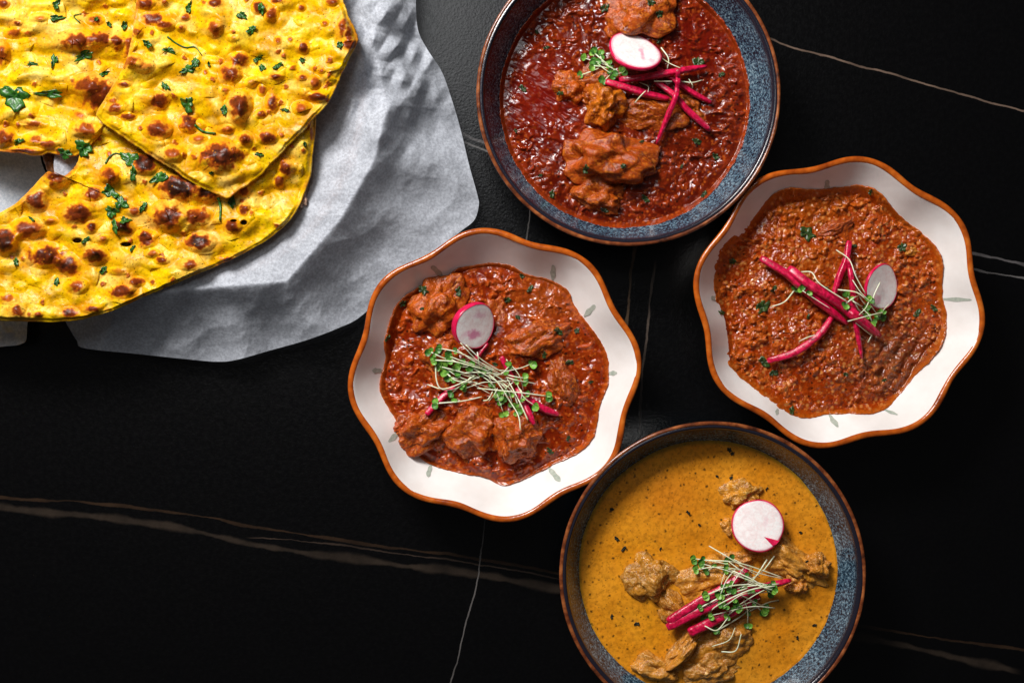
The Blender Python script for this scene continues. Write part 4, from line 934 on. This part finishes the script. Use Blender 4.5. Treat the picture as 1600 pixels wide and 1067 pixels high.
K = 'minced_curry'; G = 'magenta strips on the minced curry'
strip(K, [(1327, 377), (1322, 406), (1312, 431), (1302, 464)], 11, 'magenta strip standing upright at the top of the minced curry pile', .002, .7, seed=6, grp=G)
strip(K, [(1199, 564), (1243, 550), (1281, 522), (1304, 489)], 12, 'curved magenta strip sweeping to the lower left of the minced curry', .0005, .5, seed=7, grp=G)
strip(K, [(1188, 403), (1233, 431), (1281, 472), (1324, 506)], 14, 'magenta strip with a dark tip reaching furthest to the upper left of the minced curry', .0015, .35, seed=8, grp=G)
strip(K, [(1326, 404), (1332, 451), (1335, 492), (1347, 560)], 9, 'thin magenta strip running down the middle of the minced curry', .002, .4, seed=9, grp=G)
strip(K, [(1232, 419), (1266, 446), (1302, 467), (1337, 494), (1376, 525)], 17, 'thickest magenta strip lying diagonally on top of the minced curry', .0015, .35, seed=10, grp=G)
radish(K, 1377, 448, 36, -12, .82, .0085, 'small tilted radish slice with sprouts over its lower edge on the minced curry', [(-.35, -.55, .3, .2, .45)], 2)

K = 'chunky_chicken_curry'; G = 'magenta strips under the sprouts in the middle bowl'
radish(K, 740, 508, 37, -25, .78, .011, 'thick leaning radish slice with pink blush in the middle scalloped bowl', [(-.05, -.35, .5, .2, .75), (.1, .45, .35, .18, .4)], 3, .0055)
strip(K, [(666, 648), (684, 628), (712, 602)], 11, 'short magenta strip at the lower left of the sprouts', .0, .5, seed=11, grp=G)
strip(K, [(738, 572), (748, 554), (762, 536)], 9, 'magenta strip end showing just below the leaning radish slice', .0, .6, seed=12, grp=G)
strip(K, [(783, 557), (793, 577), (806, 602)], 9, 'dark magenta strip end above the middle of the sprouts', .0, .6, seed=13, grp=G)
strip(K, [(808, 606), (823, 638), (835, 664)], 10, 'magenta strip end pointing down below the sprouts', .0, .4, seed=14, grp=G)
strip(K, [(812, 614), (844, 636), (873, 648)], 12, 'magenta strip end pointing right beyond the sprouts', .0, .4, seed=15, grp=G)

K = 'yellow_chicken_curry'; G = 'magenta strips in the yellow curry'
strip(K, [(1043, 971), (1090, 941), (1136, 915), (1168, 888)], 15, 'upper magenta strip of the bundle in the yellow curry', .001, .7, seed=16, grp=G)
strip(K, [(1076, 988), (1110, 972), (1150, 952), (1186, 930)], 17, 'lower magenta strip of the bundle with a dark hollow end in the yellow curry', .0, .8, seed=18, grp=G)
strip(K, [(1042, 980), (1097, 952), (1155, 928), (1236, 906)], 17, 'longest magenta strip, its tip reaching right beyond the sprouts in the yellow curry', .0015, .4, seed=17, grp=G)
radish(K, 1184, 821, 41, 120, .985, .0105, 'flat round white radish slice with a red wedge on the yellow curry', [(.3, .1, .1, .3, .12)], 4, .003, (.22, -.42, -.95, -.62))

def sprout(key, pts, leaf_end, r, label, grp, lift, leaf=7.2):
    n = 16; path = catmull(pts, n); zs = np.array([hit(key, *p)[0][2] for p in path]); u = np.linspace(0, 1, n)
    base = np.interp(u, [0, 1], [zs[:3].max(), zs[-3:].max()]); ex = max(0, np.max(zs - base))
    z = np.minimum(base + ex * np.sin(PI * np.clip(u, .03, .97)) ** .5, zs.max() + .001) + lift * (.35 + .65 * np.sin(PI * u)) + .0006
    Q = np.array([W(p[0], p[1], zz) for p, zz in zip(path, z)])
    e = empty('sprout', (float(Q[:, 0].mean()), float(Q[:, 1].mean()), float(Q[:, 2].min())))
    v, f = tube(Q, r * (1 - .25 * u), 8); obj('stem', v, f, MT['stem'], e)
    rs = np.random.RandomState(int(pts[0][0] * 7 + pts[0][1] * 3) % 9999)
    if leaf_end is not None:
        tip = Q[0] if leaf_end == 0 else Q[-1]; nb = Q[2] if leaf_end == 0 else Q[-3]; d = tip - nb; d /= np.linalg.norm(d); a0 = math.atan2(d[1], d[0])
        for sgn in (-1, 1):
            a = a0 + sgn * rs.uniform(.35, 1.1); L = leaf * S * rs.uniform(.8, 1.35); e_leaf(tip + [0, 0, .0003], a, L, rs, e)
    if leaf_end is not None and rs.rand() < .45:
        for sgn in (-1, 1): e_leaf(Q[n // 3 if leaf_end == 0 else 2 * n // 3] + [0, 0, -.0004], rs.uniform(0, 2 * PI), leaf * S * .8, rs, e)
    tag(e, label, 'sprout', grp); return e

def e_leaf(p, a, L, rs, parent):
    """one cupped heart-shaped seed leaf"""
    n, k = 7, 5; V = []; tl = rs.uniform(-.5, .9); roll = rs.uniform(-.7, .7)
    for i in range(n):
        u = i / (n - 1); w = L * .62 * math.sin(PI * min(1, .06 + .94 * u ** 1.15)) ** .6
        for j in range(k):
            q = (j / (k - 1) - .5) * 2; notch = -.16 * L * (1 - abs(q)) * (u > .9)
            X = u * L * 1.15 + notch; Y = q * w; Z = .22 * L * q * q + math.sin(u * 1.5) * L * .25 * tl + roll * Y * .5
            V.append([p[0] + X * math.cos(a) - Y * math.sin(a), p[1] + X * math.sin(a) + Y * math.cos(a), p[2] + Z])
    V = np.array(V); F = grid_faces(n, k); m = len(V); V2 = V - [0, 0, .00025]
    obj('leaf', np.vstack([V, V2]), np.vstack([F, F[:, ::-1] + m]), MT['leafa' if rs.rand() < .6 else 'leafb'], parent)

def sprouts(key, lst, sc, ox, oy, where, r=.00043):
    xs = [ox + sum(x for x, y in pts) / len(pts) * sc for pts, le in lst]; cx = sum(xs) / len(xs); wd = (max(xs) - min(xs)) / 6
    for i, (pts, le) in enumerate(lst):
        P = [(ox + x * sc, oy + y * sc) for x, y in pts]
        sprout(key, P, le, r * (1 + .25 * math.sin(i * 2.3)), ('thin leafy sprout' if le is not None else 'bare white sprout stem') + ' at the ' + ('left end' if sum(q[0] for q in P) / len(P) < cx - wd else 'right end' if sum(q[0] for q in P) / len(P) > cx + wd else 'middle') + ' of the tangle in the ' + where, 'sprouts on the ' + where, .0012 + .0032 * ((i * 5) % 7) / 6)
MIDS = [([(310, 465), (450, 500), (700, 620)], 0), ([(270, 545), (420, 560), (650, 620)], 0), ([(400, 460), (550, 560), (740, 650)], None), ([(270, 570), (275, 680), (310, 745), (420, 740), (540, 640)], None),
    ([(215, 715), (330, 745), (480, 690), (545, 650)], None), ([(340, 600), (430, 660), (650, 740)], 0), ([(280, 845), (450, 830), (590, 800)], 0), ([(925, 575), (860, 600), (750, 625)], 0), ([(760, 540), (850, 650), (880, 760)], None),
    ([(1040, 795), (850, 770), (560, 740)], 0), ([(965, 708), (850, 690), (700, 690)], None), ([(860, 1030), (840, 920), (750, 780)], None), ([(910, 960), (850, 830), (760, 660)], None), ([(950, 855), (880, 800), (830, 700)], 0),
    ([(600, 620), (700, 700), (830, 900)], 1), ([(560, 490), (570, 560), (575, 600)], None), ([(640, 830), (680, 780), (700, 740)], None), ([(720, 830), (700, 790), (680, 730)], 0), ([(380, 540), (450, 570), (700, 640)], 0),
    ([(470, 570), (600, 640), (780, 740)], 0), ([(850, 880), (870, 780), (850, 740)], 0), ([(370, 660), (520, 710), (650, 780)], 0), ([(440, 640), (550, 630), (760, 650)], 0), ([(240, 490), (300, 520), (400, 560)], 0), ([(370, 520), (480, 560), (620, 600)], 0),
    ([(350, 640), (420, 690), (560, 700)], 0), ([(440, 590), (520, 600), (640, 660)], 0), ([(600, 620), (660, 610), (760, 620)], 0), ([(840, 850), (800, 760), (720, 690)], 0), ([(480, 740), (600, 700), (720, 700)], 0), ([(740, 800), (760, 740), (820, 690)], 0),
    ([(880, 670), (820, 660), (740, 640)], 0), ([(385, 770), (480, 700), (600, 650)], 0), ([(300, 590), (420, 620), (560, 660)], 0), ([(700, 760), (640, 690), (560, 640)], 0)]
def denser(lst, n, seed):
    r = np.random.RandomState(seed); out = list(lst)
    for i in range(n):
        pts, le = lst[r.randint(len(lst))]; c = np.mean([p for q, _ in lst for p in q], axis=0); sh = r.normal(0, 28, 2); a = r.uniform(-.25, .25)
        out.append(([tuple(c + ((np.array([[math.cos(a), -math.sin(a)], [math.sin(a), math.cos(a)]]) @ (np.array(p) - c)) * .85) + sh + r.normal(0, 8, 2)) for p in pts], le))
    return out
sprouts('chunky_chicken_curry', denser(MIDS, 9, 5), .2249, 620, 440, 'middle scalloped bowl')
YELS = [([(455, 408), (560, 470), (700, 560)], None), ([(430, 475), (600, 490), (810, 560)], 0), ([(430, 495), (580, 540), (680, 600)], 0), ([(770, 455), (700, 540), (600, 590)], None), ([(590, 510), (540, 570), (510, 640)], 1), ([(810, 565), (700, 540), (600, 500)], None),
    ([(770, 600), (650, 620), (500, 690), (440, 745)], 1), ([(740, 630), (620, 640), (520, 700)], 0), ([(770, 705), (650, 700), (470, 740)], 1), ([(500, 810), (600, 750), (660, 700)], 0), ([(470, 890), (550, 860), (580, 800)], None), ([(760, 620), (700, 600), (640, 570)], 0),
    ([(560, 620), (650, 600), (790, 590)], 0), ([(720, 700), (660, 670), (600, 640)], 0), ([(545, 740), (600, 700), (700, 660)], 0), ([(400, 520), (480, 510), (600, 520)], 0), ([(545, 480), (600, 520), (660, 560)], 0), ([(420, 700), (520, 650), (640, 610)], 0), ([(600, 690), (680, 640), (740, 610)], 0),
    ([(390, 470), (470, 480), (560, 500)], 0), ([(450, 640), (560, 600), (700, 590)], 0), ([(640, 780), (640, 720), (620, 660)], 0)]
sprouts('yellow_chicken_curry', denser(YELS, 14, 6), .3252, 960, 720, 'yellow curry')
RIS = [([(580, 240), (660, 300), (700, 400), (760, 510)], None), ([(365, 375), (430, 380), (480, 450), (650, 560)], None), ([(680, 425), (730, 500), (790, 560)], None), ([(590, 485), (700, 500), (760, 540)], None), ([(890, 620), (800, 640), (650, 680)], None), ([(905, 575), (880, 600), (850, 640)], 1),
    ([(820, 580), (810, 530), (850, 440)], None), ([(800, 770), (750, 730), (700, 690)], None), ([(775, 810), (790, 780), (800, 760)], None), ([(320, 490), (260, 560), (180, 590)], 0), ([(370, 490), (430, 530), (540, 600)], 0), ([(350, 805), (400, 780), (450, 765)], None), ([(650, 530), (690, 560), (740, 590)], 0),
    ([(760, 580), (730, 540), (700, 480)], 0), ([(750, 640), (720, 610), (690, 560)], 0), ([(800, 680), (780, 640), (740, 600)], 0), ([(860, 655), (820, 620), (780, 560)], 0), ([(640, 570), (680, 540), (720, 520)], 0), ([(780, 560), (760, 600), (720, 640)], 0)]
sprouts('minced_curry', RIS, .253, 1160, 330, 'minced curry')
TOS = [([(370, 465), (440, 440), (510, 410)], 0), ([(480, 290), (560, 360), (640, 420)], 0), ([(400, 330), (500, 360), (600, 400)], 0), ([(470, 390), (540, 400), (640, 430)], 0), ([(530, 350), (600, 400), (680, 440)], 0), ([(600, 380), (640, 430), (690, 480)], 0), ([(700, 450), (650, 460), (600, 440)], 0),
    ([(560, 510), (600, 470), (640, 430)], 0), ([(520, 300), (540, 350), (580, 400)], 0), ([(1030, 240), (1090, 330), (1080, 420)], None), ([(1040, 330), (1100, 370), (1190, 410)], None), ([(1200, 520), (1290, 530), (1370, 510)], None), ([(810, 700), (860, 640), (900, 600)], None), ([(850, 530), (920, 560), (920, 610)], None),
    ([(970, 520), (1060, 520), (1120, 520)], None), ([(1290, 580), (1290, 550), (1260, 500)], None), ([(620, 460), (560, 420), (500, 370)], 0)]
sprouts('red_chicken_curry', TOS, .1875, 840, 30, 'upper blue bowl', .00042)
